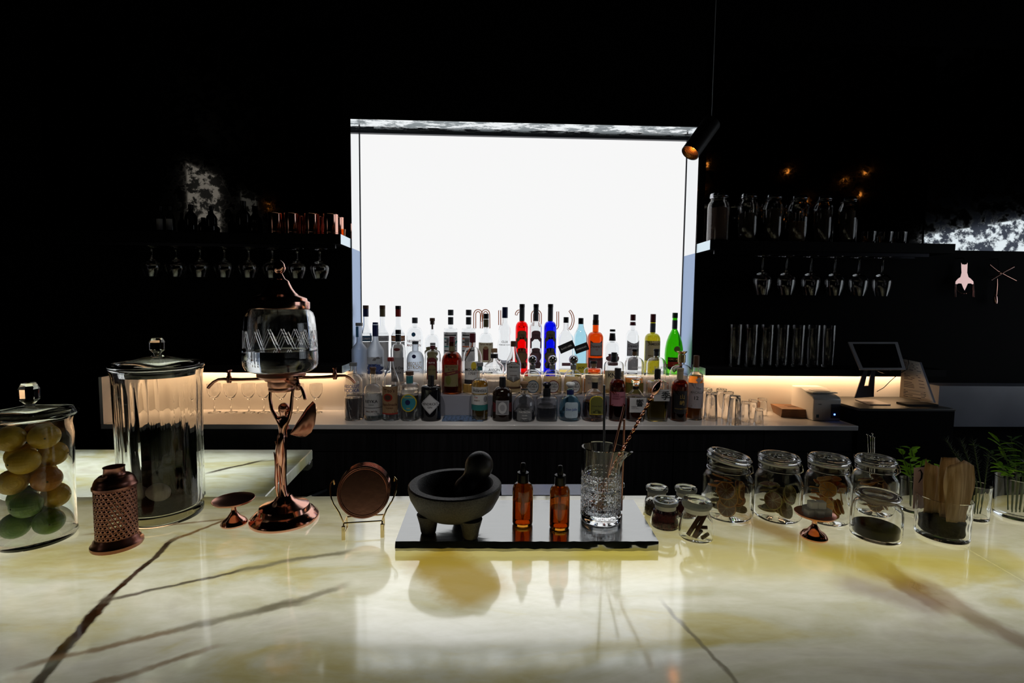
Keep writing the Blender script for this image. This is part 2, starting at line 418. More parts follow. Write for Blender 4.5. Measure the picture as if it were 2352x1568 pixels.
# ------------------------------------------------------------------ shelves
SHB = pr('shelf_black', (.003, .003, .0035), .6, spec=.06)
ENDM = pr('shelf_end', (.74, .88, .96), .3, 1)
RAIL = pr('rail_black', (.02, .02, .025), .3, 1)
def shelf(name, lab, x0, x1, z0, z1, endx):
    s = thing(name, lab, 'shelf', (0, 0, 0))
    obj('board', G().box(x0, x1, SF, YW-.001, z0, z1), SHB, s)
    e = (endx, endx+.002) if endx == x1 else (endx-.002, endx)
    obj('end_cap', G().box(e[0], e[1], SF, YW-.001, z0, z1), ENDM, s)
    return s
s = shelf('wall_shelf', 'black upper wall shelf carrying copper cups beside the panel', -2.0, nl-.002, zs0, zs1, nl-.002)
for i, x in enumerate((nl-.03, nl-.09)):
    obj('rack_rail', G().box(-1.9, x, SF+.02+.075*i, SF+.032+.075*i, zs0-.016, zs0-.0005), RAIL, s)
s = shelf('wall_shelf', 'black upper wall shelf carrying storage jars beside the panel', nr+.002, 2.05, zs0, zs1, nr+.002)
for i, x in enumerate((nr+.03, nr+.09)):
    obj('rack_rail', G().box(x, 1.95, SF+.02+.075*i, SF+.032+.075*i, zs0-.016, zs0-.0005), RAIL, s)
shelf('wall_shelf', 'black lower shelf with light strip over the stemmed glasses', -1.83, nl-.002, zl0, zl1, nl-.002)
shelf('wall_shelf', 'black lower shelf with light strip over the receipt printer', nr+.002, 2.05, zl0, zl1, nr+.002)
BX0, BX1 = xpix(231, 2.0, ZB), xpix(1972, 2.0, ZB)
STRIP = emit('warm_strip', (1, .72, .42), 3.2)
st = obj('light_strip', G().box(BX0+.02, nl-.03, YW-.024, YW-.004, zl0-.008, zl0-.0005), STRIP); tag(st, 'warm glowing light strip above the stemmed glasses', 'light strip')
st = obj('light_strip', G().box(nr+.03, 1.97, YW-.024, YW-.004, zl0-.008, zl0-.0005), STRIP); tag(st, 'warm glowing light strip above the printer and tumblers', 'light strip')
# dark foxed mirror panels above the shelves
AMIR = antique('dark_foxed_mirror', (.02, .02, .02), (.26, .25, .24), .10, .03, 22)
m1 = obj('wall_mirror', G().box(-2.0, nl-.03, YW-.006, YW-.001, zs1+.002, 2.75), AMIR); tag(m1, 'dark foxed mirror panel above the copper cups', 'mirror')
m2 = obj('wall_mirror', G().box(nr+.03, 2.02, YW-.006, YW-.001, zs1+.002, 2.75), AMIR); tag(m2, 'dark foxed mirror panel above the storage jars', 'mirror')
m3 = obj('wall_mirror', G().box(2.03, 2.9, YW-.006, YW-.001, zs1-.01, 2.75), antique('bright_foxed_mirror', (.05, .055, .07), (.8, .82, .8), .12, .03, 14)); tag(m3, 'bright foxed mirror panel above the hanging strainer', 'mirror')
# ------------------------------------------------------------------ back bar
QZ = pr('white_quartz', (.74, .73, .74), .12)
back = thing('back_counter', 'white stone back counter over dark wood drawers', 'counter')
BX0, BX1 = xpix(231, 2.0, ZB), xpix(1972, 2.0, ZB)
obj('worktop', G().box(BX0, BX1, 2.0, YW-.001, ZB-.02, ZB), QZ, back, bev=.002)
obj('carcass', G().box(BX0+.01, BX1-.01, 2.03, YW-.001, .05, ZB-.0205), BLACK, back)
n = 8; x = BX0+.01; wd = (BX1-BX0-.02)/n
zm = zpix(0, 2.02, 1036)
WOODB = pr('dark_grain', (.010, .009, .011), .4, vary=(7, (.002, .002, .0025), (.010, .0095, .012)))
wt = WOODB.node_tree
mp = wt.nodes.new('ShaderNodeMapping'); mp.inputs['Scale'].default_value = (14, 14, .6)
for nd in wt.nodes:
    if nd.type == 'TEX_NOISE':
        for l in list(nd.inputs['Vector'].links): wt.links.new(l.from_socket, mp.inputs[0])
        wt.links.new(mp.outputs[0], nd.inputs['Vector'])
for i in range(n):
    obj('drawer_front', G().box(x+.002, x+wd-.002, 2.014, 2.0295, zm+.002, ZB-.024), WOODB, back)
    obj('door', G().box(x+.002, x+wd-.002, 2.014, 2.0295, .08, zm-.002), WOODB, back)
    x += wd
SPL = pr('backsplash', (.72, .70, .68), .22)
obj('splash_panel', G().box(BX0, nl-.002, YW-.012, YW-.0015, ZB+.0005, zl0-.009), SPL, back)
obj('splash_panel', G().box(nr+.002, 1.98, YW-.012, YW-.0015, ZB+.0005, zl0-.009), SPL, back)
obj('end_panel', G().box(BX0, BX0+.012, 2.0, YW-.0125, ZB+.0005, zl0-.001), SPL, back)
Y2, Y3 = 2.165, 2.29
z2, z3 = zpix(0, Y2, 908), zpix(0, Y3, 860)
RISR = pr('riser_grey', (.26, .27, .33), .2)
tier = thing('bottle_riser', 'pale grey stepped riser holding the back rows of bottles', 'riser')
obj('step', G().box(nl+.006, nr-.006, Y2, Y3, ZB+.0005, z2), RISR, tier, bev=.0015)
obj('step', G().box(nl+.006, nr-.006, Y3+.0005, YP-.009, ZB+.0005, z3), RISR, tier, bev=.0015)
mat_ = thing('bar_mat', 'blue patterned rubber bar mat lying before the riser', 'mat')
a, b_ = at(1015, 967, ZB), at(1110, 967, ZB)
MATB = pr('mat_blue', (.02, .03, .09), .6, vary=(90, (.005, .008, .03), (.12, .2, .34)))
obj('mat_base', G().box(a.x, b_.x, a.y-.005, Y2-.005, ZB+.0003, ZB+.006), MATB, mat_, bev=.001)
g = G()
for i in range(9):
    for j in range(3): g.box(a.x+.008+i*.018, a.x+.018+i*.018, a.y+.002+j*.02, a.y+.014+j*.02, ZB+.006, ZB+.0085)
obj('nubs', g, pr('mat_nubs', (.10, .16, .30), .5), mat_)
# right hand side: grey splash panel and a plain dark pillar
p0, p1 = atY(2158, 886, 2.2), atY(2400, 980, 2.2)
sd = obj('side_panel', G().box(p0.x, RX1-.001, 2.2, YW-.001, p1.z, p0.z), pr('grey_stone', (.16, .17, .21), .35, vary=(3, (.12, .13, .17), (.22, .23, .28)))); tag(sd, 'blue grey stone panel beyond the menu stand', 'panel')
# ------------------------------------------------------------------ lettering
_tc = {}
def text_mesh(s):
    if s in _tc: return _tc[s]
    c = bpy.data.curves.new('t', 'FONT'); c.body = s; c.align_x = 'CENTER'; c.align_y = 'CENTER'; c.resolution_u = 2; c.size = 1.0; c.offset = .014
    o = bpy.data.objects.new('t', c)
    me = bpy.data.meshes.new_from_object(o)
    v = [tuple(x.co) for x in me.vertices]; f = [tuple(p.vertices) for p in me.polygons]
    bpy.data.objects.remove(o); bpy.data.curves.remove(c); bpy.data.meshes.remove(me)
    if v:
        cx = (min(a[0] for a in v)+max(a[0] for a in v))/2; cy_ = (min(a[1] for a in v)+max(a[1] for a in v))/2
        v = [(a[0]-cx, a[1]-cy_) for a in v]
    wd = max([a[0] for a in v] or [0]); ht = max([a[1] for a in v] or [1])
    _tc[s] = (v, f, wd*2, ht*2); return _tc[s]
def lettering(s, h, zc, R, mat, parent, dx=0, maxw=None, flat=False, tilt=0, lift=.0006, name='lettering'):
    v, f, wd, ht = text_mesh(s)
    if not v: return
    k = h/ht; kx = k
    if maxw and wd*k > maxw: kx = maxw/wd
    g = G()
    for (x, y) in v:
        X, Z = x*kx*cos(tilt)-y*k*sin(tilt)+dx, x*kx*sin(tilt)+y*k*cos(tilt)+zc
        if flat: g.v.append((X, -R-lift, Z))
        else:
            a = X/R; g.v.append(((R+lift)*sin(a), -(R+lift)*cos(a), Z))
    g.f = f
    return obj(name, g, mat, parent, sharp=0, recalc=False)
SH = {
 'rect': [(-1, -1), (0, -1), (1, -1), (1, 0), (1, 1), (0, 1), (-1, 1), (-1, 0)],
 'ell': [(cos(2*pi*i/28), sin(2*pi*i/28)) for i in range(28)],
 'dia': [(x*(1-i/6)+x2*i/6, y*(1-i/6)+y2*i/6) for (x, y, x2, y2) in ((-1, 0, 0, -1), (0, -1, 1, 0), (1, 0, 0, 1), (0, 1, -1, 0)) for i in range(6)],
 'hex': [(-1, -.72), (0, -1), (1, -.72), (1, 0), (1, .72), (.6, .86), (.3, 1), (-.3, 1), (-.6, .86), (-1, .72), (-1, 0)],
 'arch': [(-1, -1), (0, -1), (1, -1), (1, 0), (1, .5), (.8, .82), (.45, .97), (0, 1), (-.45, .97), (-.8, .82), (-1, .5), (-1, 0)],
 'dip': [(-1, -1), (0, -1), (1, -1), (1, 0), (1, 1), (.5, .72), (0, .62), (-.5, .72), (-1, 1), (-1, 0)],
 'rrect': [(-.75, -1), (0, -1), (.75, -1), (.94, -.9), (1, -.7), (1, 0), (1, .7), (.94, .9), (.75, 1), (0, 1), (-.75, 1), (-.94, .9), (-1, .7), (-1, 0), (-1, -.7), (-.94, -.9)],
 'shield': [(-.55, -.55), (0, -1), (.55, -.55), (1, .1), (.85, .6), (.4, .75), (0, 1), (-.4, .75), (-.85, .6), (-1, .1)],
 'wavy': [(-.8, -1), (0, -1), (.8, -1), (1, -.6), (.7, -.3), (1, 0), (1, .35), (.7, .6), (.75, .9), (.3, 1), (-.3, 1), (-.75, .9), (-.7, .6), (-1, .35), (-1, 0), (-.7, -.3), (-1, -.6)],
}
def patch(shape, zc, hh, hw, R, mat, parent, dx=0, flat=False, tilt=0, lift=.0003, name='label'):
    """a paper label: concentric rings of the outline, wrapped on the bottle"""
    out = SH[shape]
    if shape == 'rect':
        o2 = []
        for i in range(len(out)):
            a, b = out[i], out[(i+1) % len(out)]
            for k in range(3): o2.append((a[0]+(b[0]-a[0])*k/3, a[1]+(b[1]-a[1])*k/3))
        out = o2
    th = asin(min(.985, hw/R)); g = G(); n = len(out)
    rings = 7 if not flat else 1
    def put(sx, sy):
        x = sx*hw; z = sy*hh
        x, z = x*cos(tilt)-z*sin(tilt)+dx, x*sin(tilt)+z*cos(tilt)
        if flat: g.v.append((x, -R-lift, zc+z))
        else:
            a = asin(max(-.985, min(.985, x/R))); g.v.append(((R+lift)*sin(a), -(R+lift)*cos(a), zc+z))
    put(0, 0)
    for r in range(1, rings+1):
        for sx, sy in out: put(sx*r/rings, sy*r/rings)
    for i in range(n):
        j = (i+1) % n; g.f.append((0, 1+i, 1+j))
        for r in range(rings-1):
            a, b = 1+r*n, 1+(r+1)*n; g.f.append((a+i, b+i, b+j, a+j))
    return obj(name, g, mat, parent, sharp=0, recalc=False)
# ------------------------------------------------------------------ bottle materials
def P_(n, c, tr=.35): return paper(n, c, tr)
LW = P_('label_white', (.72, .73, .76)); LG = P_('label_grey', (.46, .46, .50)); LC = P_('label_cream', (.70, .64, .46)); LO = P_('label_olive', (.24, .21, .10))
LT = P_('label_tan', (.46, .29, .16)); LB = P_('label_blue', (.02, .10, .22)); LOR = P_('label_orange', (.42, .14, .04)); LK = P_('label_black', (.012, .012, .016), .05)
LDR = P_('label_dark_red', (.16, .025, .03)); LTE = P_('label_teal', (.03, .22, .22)); LPK = P_('label_pink', (.48, .18, .24)); LCY = P_('label_cyan', (.05, .34, .46))
LY = P_('label_yellow', (.75, .60, .05)); LLB = P_('label_pale_blue', (.55, .68, .80)); LNV = P_('label_navy', (.01, .015, .09), .1); LGR = P_('label_green', (.16, .17, .04))
LMT = P_('label_mountain', (.10, .15, .42)); LPL = P_('label_plum', (.20, .10, .12)); LRD = P_('label_red', (.45, .03, .02)); LLI = P_('label_lilac', (.62, .60, .68))
IK = pr('ink_black', (.01, .01, .012), .6); IB = pr('ink_blue', (.02, .06, .30), .6); IR = pr('ink_red', (.40, .02, .02), .6); IW = pr('ink_white', (.75, .75, .76), .6)
IG = pr('ink_gold', (.50, .34, .10), .4, .4); IBR = pr('ink_brown', (.10, .03, .015), .6); IGY = pr('ink_grey', (.18, .18, .2), .6); ITE = pr('ink_teal', (.03, .3, .3), .6); IOR = pr('ink_coral', (.7, .2, .1), .6)
CB = pr('cap_black', (.012, .012, .016), .25); CBR = pr('cap_brown', (.10, .045, .025), .45); CCK = pr('cork', (.30, .18, .10), .8, bump=(120, .4, .002)); CRD = pr('cap_red', (.28, .02, .02), .3)
CDR = pr('cap_dark_red', (.09, .012, .02), .3); CNV = pr('cap_navy', (.012, .02, .10), .3); CGY = pr('cap_grey', (.16, .17, .19), .3); COL_ = pr('cap_olive', (.14, .12, .06), .4)
CSV = pr('cap_silver', (.55, .56, .6), .15, 1); CTE = pr('cap_teal', (.03, .20, .24), .35); CWH = pr('cap_white', (.70, .73, .76), .4); CBE = pr('cap_beige', (.42, .34, .22), .4); CGD = pr('cap_gold', (.7, .55, .3), .2, 1)
CSL = pr('cap_slate', (.05, .06, .08), .35); CGN = pr('cap_green', (.015, .05, .02), .35)
GA = glass('amber_bottle', (.95, .36, .06)); GDA = glass('dark_amber_bottle', (.45, .12, .03)); GGN = glass('green_bottle', (.16, .62, .04)); GOL = glass('olive_bottle', (.60, .58, .12))
GBL = glass('pale_blue_bottle', (.66, .88, .96)); GCO = glass('blue_tequila_glass', (.55, .82, .92)); GRD = glass('red_bottle', (1, .02, .02)); GDB = glass('cobalt_bottle', (.02, .06, .98)); GDW = glass('dewars_amber', (.84, .24, .05))
GBK = pr('black_bottle', (.006, .006, .008), .06); GBB = pr('brown_black_bottle', (.012, .006, .004), .06)
QW = glass('clear_spirit', (.97, .98, .98), 0, 1.35); QG = glass('gold_spirit', (.95, .70, .22), 0, 1.35); QP = glass('pale_gold_spirit', (.97, .88, .58), 0, 1.35); QA = glass('amber_spirit', (.90, .36, .06), 0, 1.35)
QD = glass('dark_spirit', (.35, .09, .03), 0, 1.35); QT = glass('teal_spirit', (.45, .60, .66), 0, 1.35); QS = glass('smoke_spirit', (.60, .60, .63), 0, 1.35); QOL = glass('olive_spirit', (.82, .66, .18), 0, 1.35)
ROWS = {1: (2.10, ZB), 2: (2.2275, z2), 3: (2.365, z3)}
def bottle(label, px, top, row, wpx, sh, nk, nw, caps, mat=None, curve='round', liq=None, sup=None, labels=(), texts=(), prof=None, dy=0, sy=1.0, solid=False):
    Y, zb = ROWS[row]; Y += dy; zb += .0006
    X = xpix(px, Y, zb+.12); P = (X, Y, zb+.1)
    R = rad(wpx, px, P)*.985; s = mpp(P)
    zz = lambda py: zpix(X, Y, py)-zb
    zf = lambda py: zpix(X, Y-R*sy, py)-zb
    mat = mat or CLEAR
    root = thing('bottle', label, 'bottle', (X, Y, zb))
    root['group'] = 'spirit bottles standing before the glowing panel'
    rn = nw*s/2; t = .0022
    topcap = min(caps, key=lambda c: c[0]); zg = zz(topcap[1])+.0006
    if prof:
        out = [(wr*R if wr > 0 else 0, zz(py) if py else 0.0) for wr, py in prof]
        out = [(r_, max(0, z_)) for r_, z_ in out]+[(rn, zz(nk)), (rn, zg)]
    else:
        a, b = zz(sh), zz(nk)
        out = [(0, 0), (R*.9, 0), (R*.985, .002), (R, .007), (R, a*.5), (R, a)]
        for i in range(1, 9):
            u = i/8
            if curve == 'round': out.append((rn+(R-rn)*cos(u*pi/2), a+(b-a)*sin(u*pi/2)))
            elif curve == 's': out.append((rn+(R-rn)*(1+cos(u*pi))/2, a+(b-a)*u))
            elif curve == 'sq': out.append((rn+(R-rn)*cos(u*pi/2)**.6, a+(b-a)*sin(u*pi/2)**.55 if u < 1 else b))
            else: out.append((R+(rn-R)*u, a+(b-a)*u))
        out += [(rn, b+.25*(zg-b)), (rn, zg)]
    sp = (sup, 1, sy) if sup else ((2, 1, sy) if sy != 1 else None)
    seg = 44
    opaque = not any(n.type == 'BSDF_PRINCIPLED' and n.inputs['Transmission Weight'].default_value > .5 for n in mat.node_tree.nodes)
    if opaque or solid:
        obj('body', G().lathe(out+[(0, zg)], seg, sp), mat, root, sharp=40)
    else:
        inn = [(max(0, r_-t) if r_ > 0 else 0, max(z_, .006)) for r_, z_ in out]
        inn = [p for i, p in enumerate(inn) if not (i in (1, 2))]
        obj('body', G().lathe(out+list(reversed(inn)), seg, sp), mat, root, sharp=40)
        if liq:
            zl = zz(liq[0]); q = []
            for (r_, z_) in inn:
                if z_ < zl: q.append((max(0, r_-.0005) if r_ > 0 else 0, z_+.0006))
            last = q[-1]; nxt = [p for p in inn if p[1] >= zl]
            if nxt:
                n0 = nxt[0]; l0 = inn[inn.index(n0)-1]
                u = (zl-l0[1])/max(1e-6, n0[1]-l0[1]); q.append((l0[0]+(n0[0]-l0[0])*u-.0005, zl))
            q.append((0, q[-1][1]))
            obj('spirit', G().lathe(q, seg, sp), liq[1], root, sharp=40)
    for c in caps:
        y0, y1, cw, cm = c[:4]; kind = c[4] if len(c) > 4 else 'cyl'
        h0, h1, r_ = zz(y1), zz(y0), cw*s/2
        nm = 'cap' if c is topcap else 'neck_sleeve'
        if kind == 'ball':
            rr = (h1-h0)/2; g = G().ball((0, 0, h0+rr), rr, 20, 12); nm = 'stopper'
        elif kind == 'knob':
            g = G().lathe([(0, h0), (r_*.55, h0), (r_*.6, h0+(h1-h0)*.25), (r_*.95, h0+(h1-h0)*.5), (r_, h0+(h1-h0)*.72), (r_*.8, h0+(h1-h0)*.94), (r_*.4, h1), (0, h1)], 28); nm = 'stopper'
        elif kind == 'flare':
            g = G().lathe([(0, h0), (r_*.6, h0), (r_*.7, h0+(h1-h0)*.3), (r_, h1-.002), (r_*.95, h1), (0, h1-.001)], 24); nm = 'stopper'
        elif kind == 'taper':
            r2 = c[5]*s/2
            g = G().lathe([(0, h0), (r_, h0), (r2, h1), (0, h1)], 28)
        else:
            e = min(.0012, r_*.2); g = G().lathe([(0, h0), (r_-e*.5, h0), (r_, h0+e*.5), (r_, h1-e), (r_-e, h1), (0, h1)], 28)
        obj(nm, g, cm, root)
    lab = None; RF = R*sy
    for l in labels:
        shp, y0, y1, lw, lm = l[:5]; dx = (l[5] if len(l) > 5 else 0)*s; tilt = l[6] if len(l) > 6 else 0; lift = l[7] if len(l) > 7 else .0004
        hh = (zf(y0)-zf(y1))/2; zc = zf((y0+y1)/2); Rl = R
        if prof: Rl = max(.01, [a for a in out if a[1] <= zc][-1][0])
        lab = patch(shp, zc, hh, lw*s/2, (Rl*sy if sup else Rl), lm, root, dx, bool(sup), tilt, lift)
    for x in texts:
        st, yc, hp, tm = x[:4]; dx = (x[4] if len(x) > 4 else 0)*s; mw = (x[5] if len(x) > 5 else wpx*.86)*s; tilt = x[6] if len(x) > 6 else 0
        Rl = R; zc = zf(yc)
        if prof: Rl = max(.01, [a for a in out if a[1] <= zc][-1][0])
        par = lab if lab is not None else root
        lettering(st, hp*s, zc, (Rl*sy if sup else Rl), tm, par, dx, mw, bool(sup), tilt, .0011)
    return root
# ---- back row (on the top step)
for px, tp, wp, c1, c2, hd, ht, lab in ((841, 701, 30, CBR, CNV, LB, IW, 'clear vodka bottle with navy neck foil and blue label band'),
                                  (879, 701, 31, CBR, COL_, LG, IGY, 'clear vodka bottle with olive neck foil and grey label band'),
                                  (915, 702, 33, CB, CRD, LOR, IW, 'clear vodka bottle with red neck foil and orange label band')):
    bottle(lab, px, tp, 3, wp, 772, 744, 12, [(tp, tp+8, 13, c1), (tp+8, 727, 12.6, c2)], CLEARB, 's', (765, QW),
           labels=[('rect', 785, 850, wp-3, LW), ('rect', 771, 783.5, wp-2, hd)], texts=[('STOLICHNAYA', 777.5, 5.5, ht)])
bottle('frosted vodka bottle with red capital lettering and round medallion', 953, 729, 3, 40, 775, 751, 13, [(729, 742, 13, CSL)], CLEARB, 'round', None, labels=[('ell', 763, 773, 9, LB)],
       texts=[('ABSOLUT', 783.5, 6, IR), ('MANDRIN', 793, 6, IR)])
bottle('clear liqueur bottle with slim dark pourer stopper and scalloped olive label', 993, 730, 3, 36, 790, 768, 10, [(730, 737, 12, CBR), (737, 745, 9, CBR), (745, 756, 4, CBR)], CLEARB, 'round', None, labels=[('wavy', 796, 832, 34, LO)])
for px, ik, lab in ((1035, ITE, 'square shouldered bottle wrapped in teal black and white stripes'), (1076, IOR, 'square shouldered bottle wrapped in coral black and white stripes')):
    r = bottle(lab, px, 711, 3, 32, 760, 753, 12, [(711, 724, 13, CSL), (728, 745, 12.4, CSL)], CLEARB, 'sq', None, labels=[('rect', 763, 830, 31, LW)], texts=[])
    lb = [c for c in r.children if c.name.startswith('label')][0]
    X, Y, zb = r.location; s = mpp((X, Y, zb+.1)); R = rad(32, px, (X, Y, zb))*.985
    zf = lambda py: zpix(X, Y-R, py)-zb
    for k, yy in enumerate((770, 778, 786, 796, 806)): patch('rect', zf(yy), .003, 13*s, R, (IK, ik, IK, ik, IK)[k], lb, 0, False, .0, .0009, 'stripe')
    patch('rect', zf(800), .0042, 20*s, R, ik, lb, 4*s, False, 1.0, .001, 'stripe'); patch('rect', zf(812), .003, 20*s, R, IK, lb, 0, False, 1.0, .001, 'stripe')
    patch('rect', zf(785), .018, 6*s, R, IGY, lb, -2*s, False, 0, .0012, 'stripe'); lettering('21A', 3*s, zf(783), R, IK, lb, -2*s, None, False, 0, .0016)
bottle('clear rum bottle with dark cap and cream picture label', 1116, 720, 3, 34, 786, 765, 12, [(720, 732, 12.6, CB), (733, 751, 12.4, COL_)], CLEARB, 'round', None, labels=[('rect', 787, 832, 32, LC), ('rect', 800, 827, 12, LDR, 0, 0, .0009), ('ell', 795, 803, 10, LT, 0, 0, .0011)], texts=[('Captain Morgan', 791, 5, IBR)])
bottle('clear waisted vodka bottle with navy cap and thin grey script', 1159, 705, 3, 38, 0, 740, 12, [(705, 730, 13, CNV)], CLEARB, prof=[(0, 0), (.9, 0), (1, 845), (1, 820), (.93, 800), (.72, 778), (.70, 770), (.80, 760), (.70, 752), (.42, 744)], texts=[('CLIX', 785, 5, IGY), ('PREMIUM VODKA', 792, 2.6, IGY)])
for px, gm, em, lm, lab in ((1198, GRD, P_('emblem_red', (1, .02, .01), 1), LO, 'tall slim red tequila bottle with olive ornamental label'),
                          (1230, CLEARB, P_('emblem_white', (1, 1, 1), 1), LPL, 'tall slim clear tequila bottle with plum ornamental label'),
                          (1263, GDB, P_('emblem_blue', (.02, .02, 1), 1), LO, 'tall slim cobalt blue tequila bottle with olive ornamental label')):
    bottle(lab, px, 698, 3, 29.5, 754, 738, 11, [(698, 706, 12.4, CB), (706, 737, 11.8, CSL)], gm, 'round', (748, QW), labels=[('arch', 759, 779, 20, lm), ('wavy', 799, 846, 25, lm), ('rect', 778, 800, 3, lm, -11), ('rect', 778, 800, 3, lm, 11), ('dia', 773, 785, 9, lm, -8.5), ('dia', 773, 785, 9, lm, 8.5)], texts=[('1755', 770, 5, IK), ('CORRALEJO', 809, 5, IK), ('TEQUILA', 835, 4, IK)])
bottle('clear square whisky bottle with slanted black label and low amber level', 1299, 728, 3, 33, 778, 752, 11.5, [(728, 741, 12, CB)], CLEARB, 's', (847, QG), sup=5, labels=[('rect', 787, 806, 36, LK, 0, .42), ('rect', 833, 840, 20, LPL)], texts=[('BLACK LABEL', 797, 3.8, IW, 0, 26, .42)])
bottle('pale blue square whisky bottle with slanted black label', 1333, 730, 3, 29.5, 776, 745, 11.5, [(730, 744, 12, CB)], GBL, 's', None, sup=5, labels=[('rect', 790, 808, 32, LK, 0, .36), ('rect', 834, 857, 28, LY)], texts=[('DOUBLE BLACK', 799, 3.6, IW, 0, 24, .36), ('JAЖ', 845, 8, IK)])
bottle('amber scotch bottle with dark cap and rosy grey label', 1367, 722, 3, 37, 776, 762, 14, [(722, 735, 12.5, CSL), (735, 746, 14.6, CSL, 'taper', 12.5)], GDW, 'round', (765, QP), labels=[('dip', 782, 818, 27, LPL), ('rect', 787, 816, 25, LG, 0, 0, .0008), ('rect', 822, 850, 33, LPL)], texts=[("Dewar's", 795, 7, IBR), ('12', 803, 4, IR), ('SPECIAL RESERVE', 826, 2.5, IK)])
bottle('clear bottle with black cap and brown scalloped label behind the oat coloured label', 1406, 756, 3, 34, 800, 785, 13, [(756, 761, 13, CB), (765, 782, 15.5, CB, 'taper', 12.5)], CLEARB, 'round', None, labels=[('wavy', 812, 840, 30, LPL)])
bottle('clear scotch bottle with dark red cap and grey waisted label', 1452, 722, 3, 31, 775, 758, 11.5, [(722, 736, 12, CDR), (739, 747, 14, CDR, 'taper', 12)], CLEARB, 'round', None, labels=[('dip', 782, 818, 27, LG), ('rect', 824, 850, 27, LG)], texts=[("Dewar's", 794, 7, IK), ('WHITE LABEL', 803, 3.4, IBR)])
bottle('olive green whiskey bottle with dark red cap and cream label', 1498, 721, 3, 37, 779, 765, 11.8, [(721, 740, 12.2, CDR), (742, 763, 12.2, CSL)], GOL, 'round', (772, QP), labels=[('rect', 783, 829, 34.5, LC)], texts=[('JAMESON', 791, 7, IK, 0, 30), ('IRISH WHISKEY', 817, 3, IBR)])
bottle('bright green teardrop cognac bottle with black and red label', 1548, 718, 3, 44, 0, 755, 11, [(718, 730, 12, CGN), (735, 755, 11.6, CSL)], GGN, prof=[(0, 0), (.82, 0), (.86, 857), (.96, 835), (1, 815), (.96, 800), (.84, 785), (.64, 772), (.42, 762), (.30, 757)], labels=[('rect', 821, 848, 34, LK), ('rect', 831, 843, 33, LRD, 0, 0, .001), ('ell', 795, 809, 14, LO)], texts=[('REMY MARTIN', 825, 4.6, IG), ('V.S.O.P', 837, 4, IG)])
# ---- middle row
bottle('tall frosted vodka bottle with engraved tree lines and pale blue neck strip', 826, 741, 2, 37, 804, 783, 13, [(741, 748, 16, CGY)], FROST, 's', None, labels=[('rect', 750, 774, 6, LB)], texts=[('BELVEDERE', 862, 5.5, IGY)])
bottle('tall frosted vodka bottle with blue mountains and flying birds', 863, 740, 2, 40, 808, 778, 13, [(740, 744.5, 12.4, CNV), (746, 772, 13.4, CNV)], FROST, 's', None, labels=[('rect', 820, 836, 34, P_('label_mist', (.7, .74, .8), .6)), ('wavy', 836, 860, 38, LMT), ('dia', 822, 829, 12, IGY, 2, .5), ('dia', 819, 825, 10, IGY, 9, -.3)], texts=[('GREY', 863, 5.5, IGY), ('GOOSE', 870, 6.5, IGY)])
bottle('clear vodka bottle with long black cap and tall grey label', 915, 757, 2, 36, 806, 789, 12.4, [(757, 767, 12.8, CB), (768, 784, 12.6, CB)], CLEAR, 'round', None, labels=[('rect', 821, 877, 28, LG), ('ell', 799, 806, 14, LDR)], texts=[('Ketel One', 845, 7, IK), ('VODKA', 856, 4, IK)])
bottle('frosted vodka bottle with yellow and black capital lettering', 954, 783, 2, 41, 829, 806, 14, [(783, 790, 14.4, CSL)], FROST, 'round', None, labels=[('ell', 814, 823, 9, LNV)], texts=[('ABSOLUT', 835, 8, IG), ('CITRON', 843.5, 8, IG), ('Country of Sweden', 853, 3, IGY)])
bottle('clear gin bottle with dark red arched label over an olive one', 994, 787, 2, 37, 816, 804, 11.5, [(787, 792, 12.2, CGY), (793, 802, 12.4, CDR)], CLEAR, 'round', None, labels=[('arch', 821, 872, 23, LDR), ('arch', 838, 872, 18, LO, 0, 0, .001)], texts=[('BUTTE', 833, 3.4, IW), ('DRY GIN', 849, 3.5, IK)])
bottle('dark amber rum bottle with olive label and slanted black band', 1038, 772, 2, 48, 832, 807, 14, [(772, 785, 13.5, CDR), (786, 806, 15.5, COL_, 'taper', 13)], GDA, 'round', (820, QD), labels=[('rect', 838, 888, 31, LO), ('rect', 853, 861, 31, LDR, 0, .22, .001), ('ell', 862, 884, 12, LGR, -6, 0, .0008)], texts=[("MYERS'S", 842.5, 5.4, IBR), ('RUM', 849, 5, IBR), ('Original Dark', 857, 3.4, IG, 0, 24, .22)])
bottle('clear rum bottle with wine red cap and white label above gold spirit', 1085, 765, 2, 46, 829, 797, 13.6, [(765, 786, 14.6, CDR)], CLEAR, 'round', (880, QG), labels=[('rect', 830, 872, 34, LW), ('ell', 831, 850, 12, LY, 4, 0, .0009), ('rect', 872, 882, 34, LK)], texts=[('MOUNT', 849, 6.5, IK), ('GAY', 856, 3, IK, 12), ('1703', 857.5, 6, IK)])
bottle('faceted clear decanter bottle with cork and black neck band', 1135, 800, 2, 46, 840, 826, 14, [(800, 809, 14, CCK), (812, 822, 17, CB)], CLEAR, 'lin', (872, QW), sup=3.5, texts=[('AVION', 849, 6, IGY)])
bottle('clear mezcal bottle with brown cork and white hexagonal label', 1179, 783, 2, 36, 838, 800, 12, [(783, 795.5, 13, CBR)], CLEAR, 's', (862, QP), labels=[('hex', 831, 878, 30, LBRD := P_('label_brown', (.10, .05, .03))), ('hex', 832.5, 876.5, 28, LW, 0, 0, .0009), ('rect', 888, 893, 32, LBRD)], texts=[('AMARAS', 843, 4.6, IK), ('MEZCAL', 837, 2.4, IGY), ('ARTESANAL', 852, 2.4, IGY), ('CUPREATA', 862, 2.4, IBR)])
